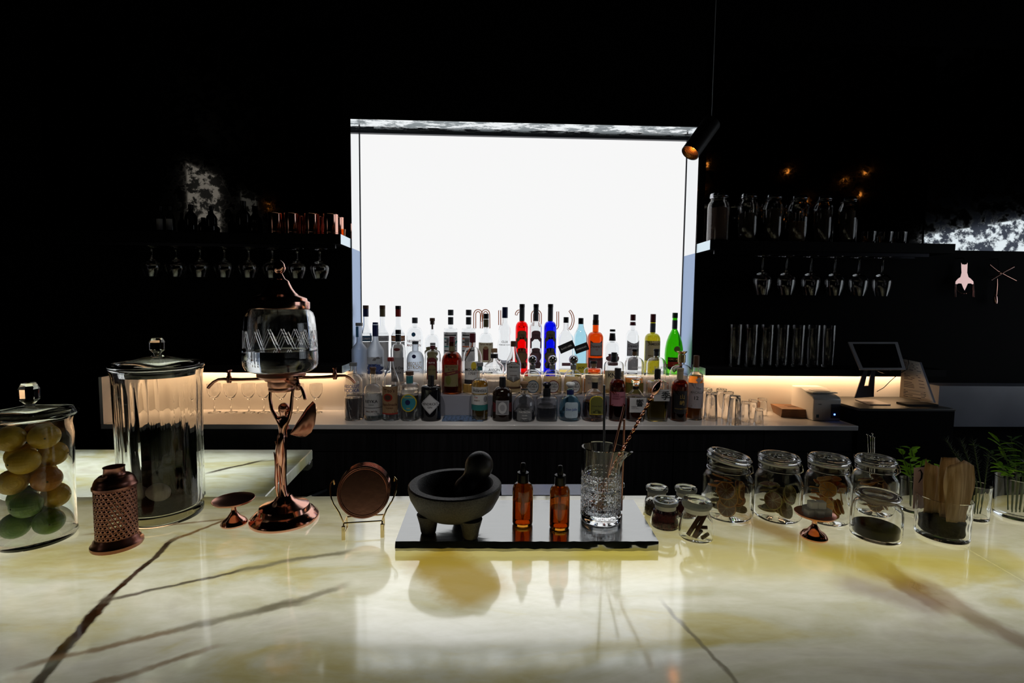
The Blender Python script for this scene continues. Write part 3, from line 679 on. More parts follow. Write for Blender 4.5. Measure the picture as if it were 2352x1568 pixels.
for px, lm, lab in ((1223, LB, 'bell shaped tequila bottle with silver ball stopper and blue ringed label'), (1269, LDR, 'bell shaped tequila bottle with silver ball stopper and red ringed label'), (1317, LPL, 'bell shaped tequila bottle with silver ball stopper and plum ringed label')):
    bottle(lab, px, 815, 2, 45, 872, 848, 12, [(815, 836, 20, CSV, 'ball'), (836, 839, 14, CSV), (839, 848, 13, CGY)], CLEAR, 'round', (862, QP), labels=[('ell', 873, 903, 27, lm), ('ell', 875, 901, 24, LW, 0, 0, .001)], texts=[('CASA', 882, 5, IK), ('NOBLE', 888, 5, IK), ('Tequila', 894, 3.6, IBR)])
bottle('round whiskey bottle with squat cork and wide tan label', 1363, 828, 2, 46, 858, 844, 14, [(828, 834, 16, CB), (834, 842, 13, CCK)], CLEAR, 'sq', (868, QA), labels=[('rect', 862, 902, 40, P_('label_kraft', (.55, .46, .36)))], texts=[('HUDSON', 871, 6, IGY), ('WHISKEY', 880, 6, IGY)])
bottle('bourbon bottle with dipped black wax neck and oat coloured label', 1410, 809, 2, 47, 848, 829, 14, [(809, 813, 13, CB), (813, 831, 16.5, CB, 'taper', 12.5)], CLEAR, 'sq', (852, QG), labels=[('rect', 853, 897, 43, LC)], texts=[('KNOB', 862, 10, IK, 0, 36), ('CREEK', 872, 4.6, IK), ('BOURBON', 882, 3, IBR)])
bottle('domed clear whiskey flask half full of amber spirit with green label', 1457, 801, 2, 45, 836, 820, 11, [(801, 806.5, 13, CB), (806.5, 816, 11, CCK)], CLEAR, 'round', (866, QA), labels=[('rect', 880, 904, 42, LGR)], texts=[('HARRIS', 844, 5, IW), ('RESERVE', 890, 5, IBR)])
bottle('domed clear whiskey flask with raised lettering beneath black cap', 1507, 801, 2, 47, 838, 820, 12, [(801, 806.5, 13.4, CB), (806.5, 817, 11, CSL)], CLEAR, 'round', (889, QA), labels=[], texts=[('BULLEIT', 844, 4.6, IW), ('BOURBON', 853, 4.6, IW)])
bottle('round fluted crystal decanter with flared gold stopper', 1565, 806, 2, 56, 0, 836, 13, [(806, 813, 24, CGD, 'flare'), (814, 832, 17, CGD)], CLEAR, prof=[(0, 0), (.55, 0), (.62, 903), (.86, 890), (.98, 874), (1, 864), (.95, 853), (.78, 843), (.5, 838)], liq=(886, QA))
# ---- front row
bottle('clear vodka bottle with grey cap and blue capital lettering', 812, 832, 1, 44, 880, 858, 14.5, [(832, 840, 17, CGY)], CLEAR, 'round', (912, QS), texts=[('ABSOLUT', 887.5, 8, IB), ('VODKA', 897, 8, IB), ('Country of Sweden', 905, 3, IGY)])
bottle('round vodka bottle with cork, white label and teal tinted base', 857, 843, 1, 42, 895, 881, 12.5, [(843, 848.5, 15, CBR), (848.5, 858, 11, CCK)], CLEAR, 'round', (905, QT), labels=[('rect', 905, 955, 39, LW), ('rect', 936, 938, 39, IGY, 0, 0, .0009)], texts=[('REYKA', 922, 7, IK), ('VODKA', 930, 2.6, IK), ('SMALL BATCH', 945, 3, IBR)])
bottle('tapered vodka bottle with red cap and brown kraft label', 898, 820, 1, 42, 886, 830, 12, [(820, 829, 15, CRD)], CLEAR, 's', (886, QW), labels=[('rect', 888, 951, 34, LT), ('ell', 904, 922, 20, LRD, -3, 0, .0009), ('ell', 907, 919, 14, LBRD, -3, 0, .0013), ('rect', 949, 952, 34, LRD, 0, 0, .0009)], texts=[("Tito's", 897, 8, IBR), ('Handmade', 929, 6.5, IBR), ('VODKA', 937, 3.4, IBR)])
bottle('square shouldered gin bottle with teal neck band and yellow ringed blue seal', 941, 852, 1, 44, 890, 879, 14.5, [(852, 861, 18, CBR), (863, 879, 16, CTE)], CLEAR, 'sq', (892, QW), labels=[('ell', 905, 946, 36, LY), ('ell', 907.5, 943.5, 31, LCY, 0, 0, .001), ('ell', 918, 930, 11, LNV, -1, 0, .0014)], texts=[('ORIGINALE', 913, 3.6, LY), ('GIN', 938, 3.6, LY)])
bottle('squat black apothecary gin bottle with silver diamond label', 990, 861, 1, 47, 893, 884, 13.5, [(861, 886, 14.4, CB)], GBK, 'sq', labels=[('dia', 905, 952, 45, LG), ('dia', 907.5, 949.5, 40, P_('label_silver', (.55, .56, .60), .1), 0, 0, .001)], texts=[("HENDRICK'S", 928, 6, IK, 0, 38), ('GIN', 935.5, 4.5, IK)])
bottle('slim gold rum bottle with white name band and teal stripe', 1102, 832, 1, 39, 881, 868, 12, [(832, 840.5, 15, CGY), (840.5, 850, 10, CTE)], CLEAR, 'round', (872, QG), labels=[('rect', 889, 904, 37, LW), ('rect', 907, 930, 37, LW), ('rect', 930, 943, 37, LTE), ('ell', 910, 924, 8, IGY, 13, 0, .0009)], texts=[('Atlántico', 896.5, 8, IK, 0, 33), ('RUM', 913, 2.6, IR, -8), ('RESERVA', 920, 2.6, IBR, -6)])
bottle('dark brown rum bottle with oval portrait frame on white label', 1154, 865, 1, 46, 908, 887, 14, [(865, 889, 14.8, CB)], GBB, 'round', labels=[('rect', 925, 948, 42, LDR), ('rect', 920, 953, 29, LG, 0, 0, .0009), ('rect', 922, 951, 23, IGY, 0, 0, .0013), ('ell', 923, 950, 19, LW, 0, 0, .0017), ('ell', 929, 944, 11, LG, 0, 0, .002)])
bottle('squat silver tequila bottle with round natural cork and white outlined crest', 1204, 875, 1, 52, 932, 905, 16, [(875, 891, 19.5, CCK, 'knob'), (891, 895, 14, CGY)], CLEAR, 'round', (943, QS), labels=[('rrect', 937, 967, 33, P_('label_smoke', (.30, .31, .33), .5))], texts=[('PATRÓN', 946, 6, IW, 0, 28), ('SILVER', 954, 3, IW), ('TEQUILA', 961, 2.6, IW)])
bottle('squared tequila bottle with black knob stopper and script lettering', 1256, 877, 1, 49, 920, 909, 16, [(877, 891, 21.5, CB, 'knob'), (891, 909, 17.5, CB)], CLEAR, 'sq', (933, QS), sup=4.5, sy=.9, texts=[('Don Julio', 941, 7.5, IK, 0, 34), ('70', 948.5, 5.5, IK, 6)])
bottle('round pale blue tequila bottle with white knob stopper and navy band', 1310, 877, 1, 52, 0, 905, 14.5, [(877, 892, 21.5, CWH, 'knob'), (894, 905, 16.5, CNV)], GCO, prof=[(0, 0), (.62, 0), (.72, 966), (.9, 958), (.99, 946), (1, 938), (.96, 928), (.85, 918), (.66, 911), (.42, 907)], liq=(945, QT), labels=[('rrect', 924, 960, 29, LLB)], texts=[('Don Julio', 941, 7, IB, 0, 26), ('BLANCO', 952, 3, IB)])
bottle('round fluted whisky flagon with beige cap and gold edged olive label', 1366, 867, 1, 59, 0, 892, 13, [(867, 877, 16, CBE), (877, 891, 13.6, CB)], CLEAR, prof=[(0, 0), (.66, 0), (.76, 967), (.93, 955), (1, 940), (.99, 928), (.92, 915), (.78, 905), (.52, 897)], liq=(920, QD), labels=[('arch', 909, 953, 31, LY), ('arch', 911, 951, 28, LGR, 0, 0, .001)], texts=[('Crown Royal', 933, 4, IK), ('RYE', 942, 3, IK)])
bottle('dark whisky bottle with black cap and dusty pink label', 1418, 845, 1, 38, 888, 869, 13.5, [(845, 869, 14.8, CB)], GDA, 'round', (880, QD), labels=[('rect', 900, 933, 36, LPK)], texts=[('NIKKA', 906, 3.6, IDR := pr('ink_maroon', (.12, .01, .03), .6), -8), ('COFFEY GRAIN', 911, 3.6, IDR, 0, 28), ('WHISKY', 916, 3.6, IDR, -7)])
bottle('faceted whisky decanter with flat glass stopper and white brushed character label', 1460, 870, 1, 43, 910, 893, 14, [(870, 886, 23, CLEAR, 'knob'), (886, 893, 14.6, CB)], CLEAR, 'lin', (915, QD), labels=[('rect', 913, 947, 38, LW)], texts=[('響', 925, 17, IK, 4), ('HIBIKI', 934, 3.6, IGY, -9, 16), ('JAPANESE HARMONY', 938, 2, IGY, -6, 18)], sup=2.6)
bottle('rectangular whisky bottle with black cap and white brushed character label', 1509, 847, 1, 48, 882, 874, 13, [(847, 870.5, 14.2, CB)], CLEAR, 'sq', (917, QOL), sup=5, sy=.8, labels=[('rect', 894, 921, 36, LW, 5)], texts=[('季', 908, 20, IK, 14), ('SUNTORY', 899, 3.8, IGY, -4, 18), ('WHISKY', 904, 3.8, IGY, -5, 16)])
bottle('black labelled whisky bottle with beige cap and gold brushed characters', 1561, 845, 1, 38, 886, 871, 13, [(845, 851, 15.6, CBE), (851, 871, 14.4, CBE)], GDA, 'round', (880, QD), labels=[('rect', 898, 951, 35, LK)], texts=[('山', 911, 11, IG, 0), ('崎', 925, 11, IG, 0), ('SINGLE MALT WHISKY', 939, 2.4, IG)])
bottle('tall amber single malt bottle with brown cap and pale lilac label', 1597, 816, 1, 38, 870, 853, 12.4, [(816, 843, 13.2, CBR)], CLEAR, 'round', (862, QA), dy=.022, labels=[('rect', 880, 938, 36, LLI), ('dia', 866, 880, 14, LLI)], texts=[('The', 892, 5, IGY, 0), ('MACALLAN', 901, 6, IGY, 0, 34), ('12', 914, 8, IK, -4)])
# ------------------------------------------------------------------ things on the bar top
class Spot:
    """a standing place on a surface, with its own scale: real metres per picture pixel there"""
    def __init__(s, px, py, z=ZC):
        s.P = at(px, py, z); s.P.z = z+.0005; s.px = px; s.s = mpp(s.P); s.k = cos(math.atan((px-CX)/FPX))
    def Z(s, py): return zpix(s.P.x, s.P.y, py)-s.P.z
    def r(s, w): return w*s.s*s.k          # from half width in pixels
    def prof(s, L): return [(s.r(a), max(0, s.Z(b)) if b else 0.0) for a, b in L]
LIME = pr('lime_skin', (.10, .22, .02), .35, bump=(300, .3, .001), vary=(30, (.05, .16, .006), (.17, .31, .018)))
LEMON = pr('lemon_skin', (.75, .48, .05), .38, bump=(300, .3, .001), vary=(25, (.66, .38, .03), (.90, .62, .08)))
ORANGE = pr('orange_skin', (.62, .22, .02), .4, bump=(300, .3, .001), vary=(25, (.46, .16, .01), (.68, .28, .02)))
STEMB = pr('stem_scar', (.10, .12, .03), .7)
JGD = glass('faint_jar_glass', (.985, .99, .98), 0, 1.2)
JG = glass('jar_glass', (.985, .995, .99), 0, 1.34)
def knob8(r, z0, z1): return G().lathe([(0, z0), (r*.45, z0), (r*.5, z0+(z1-z0)*.12), (r*.98, z0+(z1-z0)*.32), (r, z0+(z1-z0)*.75), (r*.7, z1), (0, z1)], 8)
def jar_walls(out, t, floor):
    inn = [(max(0, a-t), max(b, floor)) for a, b in out[1:]]
    return out+list(reversed([(0, floor)]+inn[1:]))
def flanged_jar(label, sp, out, lidp, knobr, kz0, kz1, fn=None, t=.004, floor=.012, cat='jar'):
    root = thing('glass_jar', label, cat, sp.P)
    obj('body', G().lathe(jar_walls(out, t, floor), 72, None, fn), JG, root, sharp=40)
    lid = obj('lid', G().lathe(lidp, 56), CLEARB, root, sharp=40)
    obj('knob', knob8(knobr, kz0, kz1), CLEARB, lid, sharp=10)
    return root
# ---- citrus jar
sp = Spot(86, 1236)
H = sp.Z(963); R = sp.r(102)
o_ = [(0, 0), (R*.93, 0), (R*.99, .006), (R*.96, .016), (R*.97, H*.5), (R, H*.86), (R*.96, H*.95), (R*.99, H)]
hz = sp.Z(948)
flanged_jar('lidded glass jar packed with lemons and limes', sp, o_,
    [(0, H+.001), (R*.85, H+.001), (R*.9, H+.004), (R*1.10, H+.006), (R*1.15, H+.011), (R*1.06, H+.017), (R*.55, H+.022), (R*.25, H+.026), (0, H+.027)], sp.r(27), H+.026, sp.Z(879))
JIN = R*.955-.0046; FR = JIN/2.21; RHO = JIN-FR-.0008
FL = {'lime': ('green lime low down in the lidded fruit jar', LIME, 'limes in the lidded jar'), 'lemon': ('yellow lemon inside the lidded fruit jar', LEMON, 'lemons in the lidded jar'), 'orange': ('small dull orange inside the lidded fruit jar', ORANGE, 'oranges in the lidded jar')}
dzl = FR*1.67; lay = 0; zf_ = .0125+FR
while zf_+FR*1.05 < H-.002:
    for q_ in range(3):
        a = -2.3+lay*pi/3+q_*2*pi/3
        k = 'lime' if lay < 2 else ('orange' if q_ == 0 and lay in (2, 4) else 'lemon')
        if lay == 1 and q_ == 1: k = 'lemon'
        lab, m, grp = FL[k]
        root = thing(k, lab, 'fruit', sp.P+Vector((cos(a)*RHO, sin(a)*RHO, zf_)), 0, grp)
        root.rotation_euler = (pi/2, 0, a)
        e = 1.0 if k == 'orange' else 1.035; rr = FR*.955
        pf = [(0, -rr*e)]+[(rr*sin(pi*i/14), -rr*e*cos(pi*i/14)) for i in range(1, 14)]+[(0, rr*e)]
        obj('peel', G().lathe(pf, 24), m, root, sharp=0)
        obj('stem_scar', G().ball((rr*.80, 0, rr*.56), rr*.07, 8, 6), STEMB, root)
    lay += 1; zf_ += dzl
# ---- pierced copper lantern
sp = Spot(270, 1252)
COPPERL = pr('copper_lantern', (.34, .155, .12), .3, 1, bump=(60, .2, .002))
sh = thing('pierced_lantern', 'aged copper pierced cylinder with domed shoulder and open neck', 'lantern', sp.P)
obj('foot', G().lathe([(0, 0)]+sp.prof([(62, None)])+[(sp.r(64), .003), (sp.r(64), .007), (sp.r(58), .011), (sp.r(57), .015), (sp.r(52), .019), (sp.r(51), .021), (0, .021)], 40), COPPERL, sh)
rb = sp.r(50); zb0, zb1 = .021, sp.Z(1118)
g = G(); NA, NZ = 26, 12
for j in range(NZ):
    for i in range(NA):
        off = .5*(j % 2)
        def pt(u, v):
            a = 2*pi*(i+u+off)/NA; return (rb*cos(a), rb*sin(a), zb0+(zb1-zb0)*(j+v)/NZ)
        b = len(g.v)
        g.v += [pt(*q) for q in ((0, 0), (.5, 0), (1, 0), (1, .5), (1, 1), (.5, 1), (0, 1), (0, .5))]
        g.v += [pt(*q) for q in ((.5, .22), (.68, .34), (.78, .55), (.68, .75), (.5, .66), (.32, .75), (.22, .55), (.32, .34))]
        g.f += [(b, b+1, b+8, b+15), (b+1, b+2, b+9, b+8), (b+2, b+3, b+10, b+9), (b+3, b+4, b+11, b+10), (b+4, b+5, b+12, b+11), (b+5, b+6, b+13, b+12), (b+6, b+7, b+14, b+13), (b+7, b, b+15, b+14)]
obj('pierced_wall', g, COPPERL, sh, solid=.0012, recalc=False)
obj('shoulder', G().lathe(sp.prof([(51, 1119), (54, 1117), (54, 1112), (51, 1109), (50, 1104), (46, 1097), (38, 1091), (28, 1089)])+sp.prof([(26, 1086), (25, 1074), (27, 1071), (24, 1071), (23, 1085), (27, 1091), (37, 1093), (44, 1099), (49, 1108), (50, 1119)]), 40), COPPERL, sh)
# ---- ribbed terrarium jar
sp = Spot(376, 1182)
H = sp.Z(848); R = sp.r(104)
rib = lambda x, y, z, a: ((x*(1+.018*cos(26*a)), y*(1+.018*cos(26*a))) if (x*x+y*y) < (R*.965)**2 and .03 < z < H*.93 else (x, y))
o_ = [(0, 0), (R*.90, 0), (R*.94, .004), (R*.94, .014), (R*.90, .019), (R*.91, .026), (R*.96, .032), (R*.97, H*.5), (R*1.0, H*.9), (R*1.0, H*.96), (R*1.03, H)]
flanged_jar('tall ribbed glass jar with moss and pale pebbles', sp, o_,
    [(0, H-.012), (R*.84, H-.012), (R*.86, H+.001), (R*1.02, H+.002), (R*1.06, H+.006), (R*1.06, H+.011), (R*.98, H+.016), (R*.6, H+.020), (R*.35, H+.026), (R*.15, H+.028), (R*.12, H+.031), (0, H+.031)], sp.r(19), H+.031, sp.Z(776), rib, t=.006, floor=.022)
SOIL = pr('dark_soil', (.008, .007, .006), .95, spec=0, bump=(80, 1, .006)); MOSS = pr('dark_moss', (.010, .018, .006), .9, spec=0); TWIG = pr('dry_twig', (.05, .045, .04), .9)
RI = R*.955-.009
soil = obj('soil', G().lathe([(0, .0235), (RI*.95, .0235), (RI, .03), (RI, .045), (RI*.8, .048), (RI*.4, .044), (0, .046)], 40), SOIL, None, loc=sp.P)
tag(soil, 'layer of dark soil at the bottom of the ribbed jar', 'soil'); soil['kind'] = 'stuff'
g = G(); rnd = random.Random(3)
g.ball((0, RI*.24, .086), RI*.68, 28, 14, (1.0, .80, .72)); g.ball((-RI*.3, RI*.1, .10), RI*.42, 20, 12, (1, 1, .8)); g.ball((RI*.35, RI*.2, .12), RI*.42, 20, 12, (1, 1, .7))
for i in range(2200):
    a = rnd.uniform(0, 2*pi); rho = RI*sqrt(rnd.random())*.93
    x, y = rho*cos(a), rho*sin(a)
    if y < -.16*RI: continue
    z = .0487; h = rnd.uniform(.03, .13)*(1.2 if y > 0 else .5); lean = rnd.uniform(-.01, .01); l2 = rnd.uniform(-.01, .01); wd = rnd.uniform(.001, .0028); b = len(g.v)
    x2, y2 = x+lean, y+l2
    if x2*x2+y2*y2 > (RI*.97)**2: x2, y2 = x*.97, y*.97
    ca, sa = cos(a*3), sin(a*3)
    g.v += [(x-wd*ca, y-wd*sa, z), (x+wd*ca, y+wd*sa, z), (x2+wd*ca, y2+wd*sa, z+h*.7), (x2, y2, z+h), (x2-wd*ca, y2-wd*sa, z+h*.7)]
    g.f.append((b, b+1, b+2, b+3, b+4))
ms = obj('moss', g, MOSS, None, loc=sp.P, sharp=0, recalc=False); tag(ms, 'tangle of dark moss and grass inside the ribbed jar', 'moss'); ms['kind'] = 'stuff'
STONE = pr('pale_stone', (.34, .30, .28), .75, bump=(60, .5, .003), vary=(30, (.26, .23, .22), (.42, .38, .36)))
for dx, dy, dz, rx, lab in ((.022, -.0455, .0685, .023, 'pale rounded pebble on the soil inside the ribbed jar'), (-.026, -.041, .0675, .022, 'grey rounded pebble half hidden by the copper lantern')):
    o = obj('pebble', G().ball((0, 0, 0), rx, 24, 16, (1.0, .62, .82)), STONE, None, loc=sp.P+Vector((dx, dy, dz)), rot=(0, .12, .1), sharp=0); tag(o, lab, 'stone')
# ---- little copper pedestal dishes
def pedestal(label, sp, dish_r, dish_y, base_r, stem_r=6):
    root = thing('pedestal_dish', label, 'stand', sp.P)
    zd = sp.Z(dish_y); rr = sp.r(dish_r); b = sp.r(base_r); q = sp.r(stem_r)
    obj('base', G().lathe([(0, 0), (b, 0), (b*1.02, .003), (b*.96, .006), (b*.8, .011), (b*.5, zd*.32), (q*1.1, zd*.55), (q, zd*.75), (q*1.5, zd-.006), (0, zd-.006)], 36), COPPER, root)
    obj('dish', G().lathe([(0, zd-.006), (rr*.5, zd-.0055), (rr*.93, zd-.001), (rr, zd+.003), (rr*.985, zd+.0035), (rr*.9, zd+.0005), (rr*.5, zd-.0025), (0, zd-.003)], 48), COPPERS, root)
    return zd
pedestal('small empty copper pedestal dish beside the fairy fountain', Spot(538, 1203), 51, 1149, 32)
# ---- absinthe fountain
sp = Spot(654, 1192)
ft = thing('absinthe_fountain', 'copper fairy figure holding up a glass drip fountain', 'fountain', sp.P)
s_ = sp.s*sp.k
FZ = sp.Z
obj('base', G().lathe([(0, 0)]+sp.prof([(81, None), (82, 1188), (80, 1183), (73, 1178), (70, 1174), (62, 1171), (60, 1164), (58, 1160), (50, 1157), (36, 1153), (24, 1146), (17, 1136), (0, 1134)]), 56), COPPER, ft)
def fx(px, py, dy=0): return ((px-654)*s_, dy, FZ(py))
# figure: one skinned surface
def skin_obj(name, nodes, edges, mat, parent, sub=2):
    me = bpy.data.meshes.new(name); me.from_pydata([n[:3] for n in nodes], edges, []); me.materials.append(mat)
    o = bpy.data.objects.new(name, me); COL.objects.link(o); o.parent = parent
    m = o.modifiers.new('skin', 'SKIN'); m.use_smooth_shade = True
    for i, sv in enumerate(me.skin_vertices[0].data):
        r_ = nodes[i][3]; sv.radius = r_ if isinstance(r_, tuple) else (r_, r_); sv.use_root = (i == 0)
    m2 = o.modifiers.new('sub', 'SUBSURF'); m2.levels = sub; m2.render_levels = sub
    return o
def nd(px, py, r, dy=0, r2=None): return (*fx(px, py, dy), (r*s_, (r2 or r)*s_))
nodes = [nd(650, 1016, 18, 0, 13), nd(654, 996, 12, 0, 9), nd(655, 978, 15, 0, 10), nd(655, 964, 15, 0, 8), nd(656, 956, 6), nd(656, 946, 11, 0, 11), nd(657, 936, 11, 0, 11), nd(657, 929, 6),
         nd(648, 1040, 18, 0, 14), nd(650, 1070, 13, 0, 12), nd(651, 1095, 9, 0, 9), nd(652, 1118, 10, 0, 10), nd(653, 1140, 15, 0, 14), nd(654, 1156, 26, 0, 22),
         nd(640, 960, 5.5), nd(628, 940, 4.6), nd(624, 915, 4), nd(627, 884, 3.6), nd(630, 872, 4),
         nd(669, 962, 5.5), nd(675, 940, 4.6), nd(678, 912, 4), nd(683, 884, 3.6), nd(682, 872, 4)]
edges = [(0, 1), (1, 2), (2, 3), (3, 4), (4, 5), (5, 6), (6, 7), (0, 8), (8, 9), (9, 10), (10, 11), (11, 12), (12, 13), (3, 14), (14, 15), (15, 16), (16, 17), (17, 18), (3, 19), (19, 20), (20, 21), (21, 22), (22, 23)]
fig = skin_obj('fairy_figure', nodes, edges, COPPER, ft)
g = G().ball(fx(657, 937, .002), 13.5*s_, 18, 12, (1, 1, .95)); g.ball(fx(648, 944, .004), 6*s_, 12, 8); g.ball(fx(665, 946, .004), 6*s_, 12, 8)
obj('hair', g, COPPERD, fig)
g = G()   # folds of the dress
for k, (a, b) in enumerate((((640, 1010), (655, 1090)), ((650, 1018), (646, 1100)), ((660, 1012), (657, 1110)), ((642, 1040), (664, 1150)), ((636, 1035), (644, 1150)))):
    pts = [fx(a[0]+(b[0]-a[0])*i/7+2*sin(i), a[1]+(b[1]-a[1])*i/7, -(11-4*sin(i/7*pi)*.4)*s_) for i in range(8)]
    g.tube(pts, [(3.4*sin(pi*(i+.5)/8)+.6)*s_ for i in range(8)], 8)
obj('dress_fold', g, COPPER, fig)
def wing(pts, ydep, ylean, parent):
    g = G(); n = len(pts); root = pts[0]
    rings = 8
    for side in (0, 1):
        for r_ in range(rings+1):
            for i, (x, y) in enumerate(pts):
                u = r_/rings; X = root[0]+(x-root[0])*u; Y_ = root[1]+(y-root[1])*u
                d = ydep+ylean*u+(.0022 if side else -.0022)*(1.1-u)+.0016*sin(r_*2.6+i*.4)
                g.v.append(fx(X, Y_, d))
    st = (rings+1)*n
    for r_ in range(rings):
        for i in range(n-1):
            a, b = r_*n+i, (r_+1)*n+i
            g.f += [(a, b, b+1, a+1), (st+a, st+a+1, st+b+1, st+b)]
    for i in range(n-1): g.f.append((rings*n+i, st+rings*n+i, st+rings*n+i+1, rings*n+i+1))
    return obj('wing', g, COPPERD, parent, sharp=60)
wing([(666, 1000), (679, 966), (695, 944), (711, 929), (718, 936), (720, 960), (716, 985), (707, 1003), (692, 1014), (678, 1016), (668, 1009)], .012, .03, ft)
wing([(640, 1000), (630, 972), (626, 955), (622, 965), (620, 985), (623, 1000), (632, 1008)], .012, .05, ft)
obj('collar', G().lathe([(0, FZ(898))]+sp.prof([(24, 898), (29, 897), (31, 893), (30, 888), (32, 885), (32, 874), (38, 873), (40, 868), (50, 867), (56, 862), (56, 856), (50, 853)])+[(0, FZ(853))], 48), COPPERS, ft)
# bowl, water, zigzag cut
bo = sp.prof([(50, 852), (70, 851), (80, 846), (85, 836), (86, 822), (85, 800), (83, 770), (81, 745), (79, 728), (75, 717), (67, 710), (62, 708)])
t = .007
bi = [(max(0, a-t), max(b, bo[0][1]+.006)) for a, b in bo]
obj('bowl', G().lathe([(0, bo[0][1])]+bo+list(reversed(bi))+[(0, bo[0][1]+.006)], 64), CLEARB, ft, sharp=50)
zw = FZ(803)
wi = [(a-.0006, b+.0004) for a, b in bi if b < zw]; wi.append((wi[-1][0], zw))
obj('water', G().lathe([(0, wi[0][1])]+wi+[(0, zw)], 64), glass('water', (.99, 1, 1), 0, 1.33), ft, sharp=50)
g = G(); NZg = 15
for k in range(NZg):
    for o in (0, .18):
        for (u0, v0, u1, v1) in ((0, 797, .5, 758), (.5, 758, 1, 797)):
            pts = []
            for i in range(5):
                u = u0+(u1-u0)*i/4+o; v = v0+(v1-v0)*i/4; a = 2*pi*(k+u)/NZg; rr = sp.r(84-(800-v)*.06)+.0003
                pts.append((rr*cos(a), rr*sin(a), FZ(v)))
            g.tube(pts, .0009, 5)
obj('cut_pattern', g, glass('cut_glass', (.95, .97, 1), .25), ft)
lid = obj('lid', G().lathe(sp.prof([(60, 712), (67, 709), (68, 706), (68, 693), (66, 691), (63, 690), (61, 684), (58, 682), (46, 678), (36, 671), (29, 662), (24, 652), (21, 645), (17, 642), (13, 640), (9, 633), (7, 629), (6, 627)])+[(0, FZ(626))], 56), COPPER, ft)
obj('finial', G().lathe([(0, FZ(629))]+sp.prof([(6, 628), (11, 624), (14, 617), (14.5, 614), (13, 612), (12, 606), (8, 601), (3, 597)])+[(0, FZ(595))], 24), COPPER, lid)
for ang in (180, 32, -52, 116):
    a = radians(ang); d = Vector((cos(a), sin(a), 0))
    def tp(rp, py): v = d*(rp*s_); return (v.x, v.y, FZ(py))
    tap = obj('tap', G().tube([tp(38, 869), tp(70, 871), tp(100, 872), tp(126, 872)], [4.4*s_, 3.6*s_, 3.8*s_, 4.6*s_], 10).tube([tp(126, 872), tp(140, 871), tp(154, 872), tp(166, 878), tp(175, 886), tp(180, 892)], [4.6*s_, 3.6*s_, 3.4*s_, 3.6*s_, 3.8*s_, 3.4*s_], 10), COPPERD, ft)
    c = Vector(tp(128, 872))
    g = G().lathe([(0, -.007), (.004, -.007), (.005, -.004), (.005, .006), (.0035, .008), (.003, .015), (.0045, .016), (.0045, .019), (0, .020)], 14); g.xf(Matrix.Translation(c))
    pv = Vector((-d.y, d.x, 0))
    g.tube([c+pv*-.008+Vector((0, 0, .018)), c+pv*.008+Vector((0, 0, .018))], .0028, 8)
    obj('tap_handle', g, COPPERD, tap)
# ---- coaster set in a brass stand
sp = Spot(836, 1226); s_ = sp.s
rz = radians(8)
stand = thing('coaster_stand', 'brass wire stand holding a stack of copper coasters', 'stand', sp.P, rz)
def q(px, zpx, dy=0): return ((px-836)*s_, dy, zpx*s_)
g = G()
for sg in (-1, 1):
    x = 42*sg
    g.tube([q(836+x, 34, -.012), q(836+x, 6, -.022), q(836+x, 1.8, -.020), q(836+x, 1.8, .028), q(836+x, 6, .032), q(836+x, 30, .026)], .0016, 8)
    g.tube([q(836+x, 34, -.012)]+[q(836+ex*sg, ez, ey) for ex, ez, ey in ((52, 60, -.012), (64, 78, -.009), (69, 88, -.004), (72, 96, .002), (74, 106, .008), (73, 118, .012), (68, 123, .016), (67, 112, .018))], .0015, 8)
g.tube([q(794, 34, -.012), q(878, 34, -.012)], .0015, 8); g.tube([q(794, 30, .026), q(878, 30, .026)], .0015, 8); g.tube([q(794, 34, -.012), q(794, 30, .026)], .0015, 8); g.tube([q(878, 34, -.012), q(878, 30, .026)], .0015, 8)
obj('wire_frame', g, BRASS, stand)
for sg in (-1, 1): obj('foot', G().box((42*sg-3)*s_, (42*sg+5)*s_, -.024, -.019, .0, 32*s_), BRASS, stand, bev=.001)
TILT = radians(10)
for i in range(6):
    rc = 59*s_
    prf = [(0, 0), (rc*.86, 0), (rc*.88, -.0012), (rc*.985, -.0012), (rc, -.0004), (rc, .0018), (rc*.98, .0024), (0, .0024)]
    c = thing('coaster', 'round copper coaster with raised rim, front of the brass stand' if i == 0 else 'round copper coaster stacked behind the front one in brass stand', 'coaster', group='copper coasters in the brass stand')
    base = Vector((0, -.0055+i*.0049, 35*s_+.0030))
    m = Matrix.Translation(sp.P) @ Matrix.Rotation(rz, 4, 'Z') @ Matrix.Translation(base) @ Matrix.Rotation(-TILT, 4, 'X') @ Matrix.Translation((0, 0, rc)) @ Matrix.Rotation(-pi/2, 4, 'X')
    c.matrix_world = m
    obj('disc', G().lathe(prf, 56), COPPER if i else COPPERD, c)
    obj('rim_bead', G().tube([(rc*.935*cos(2*pi*k/56), rc*.935*sin(2*pi*k/56), -.0012) for k in range(56)], .0008, 6, closed=True), COPPER, c)
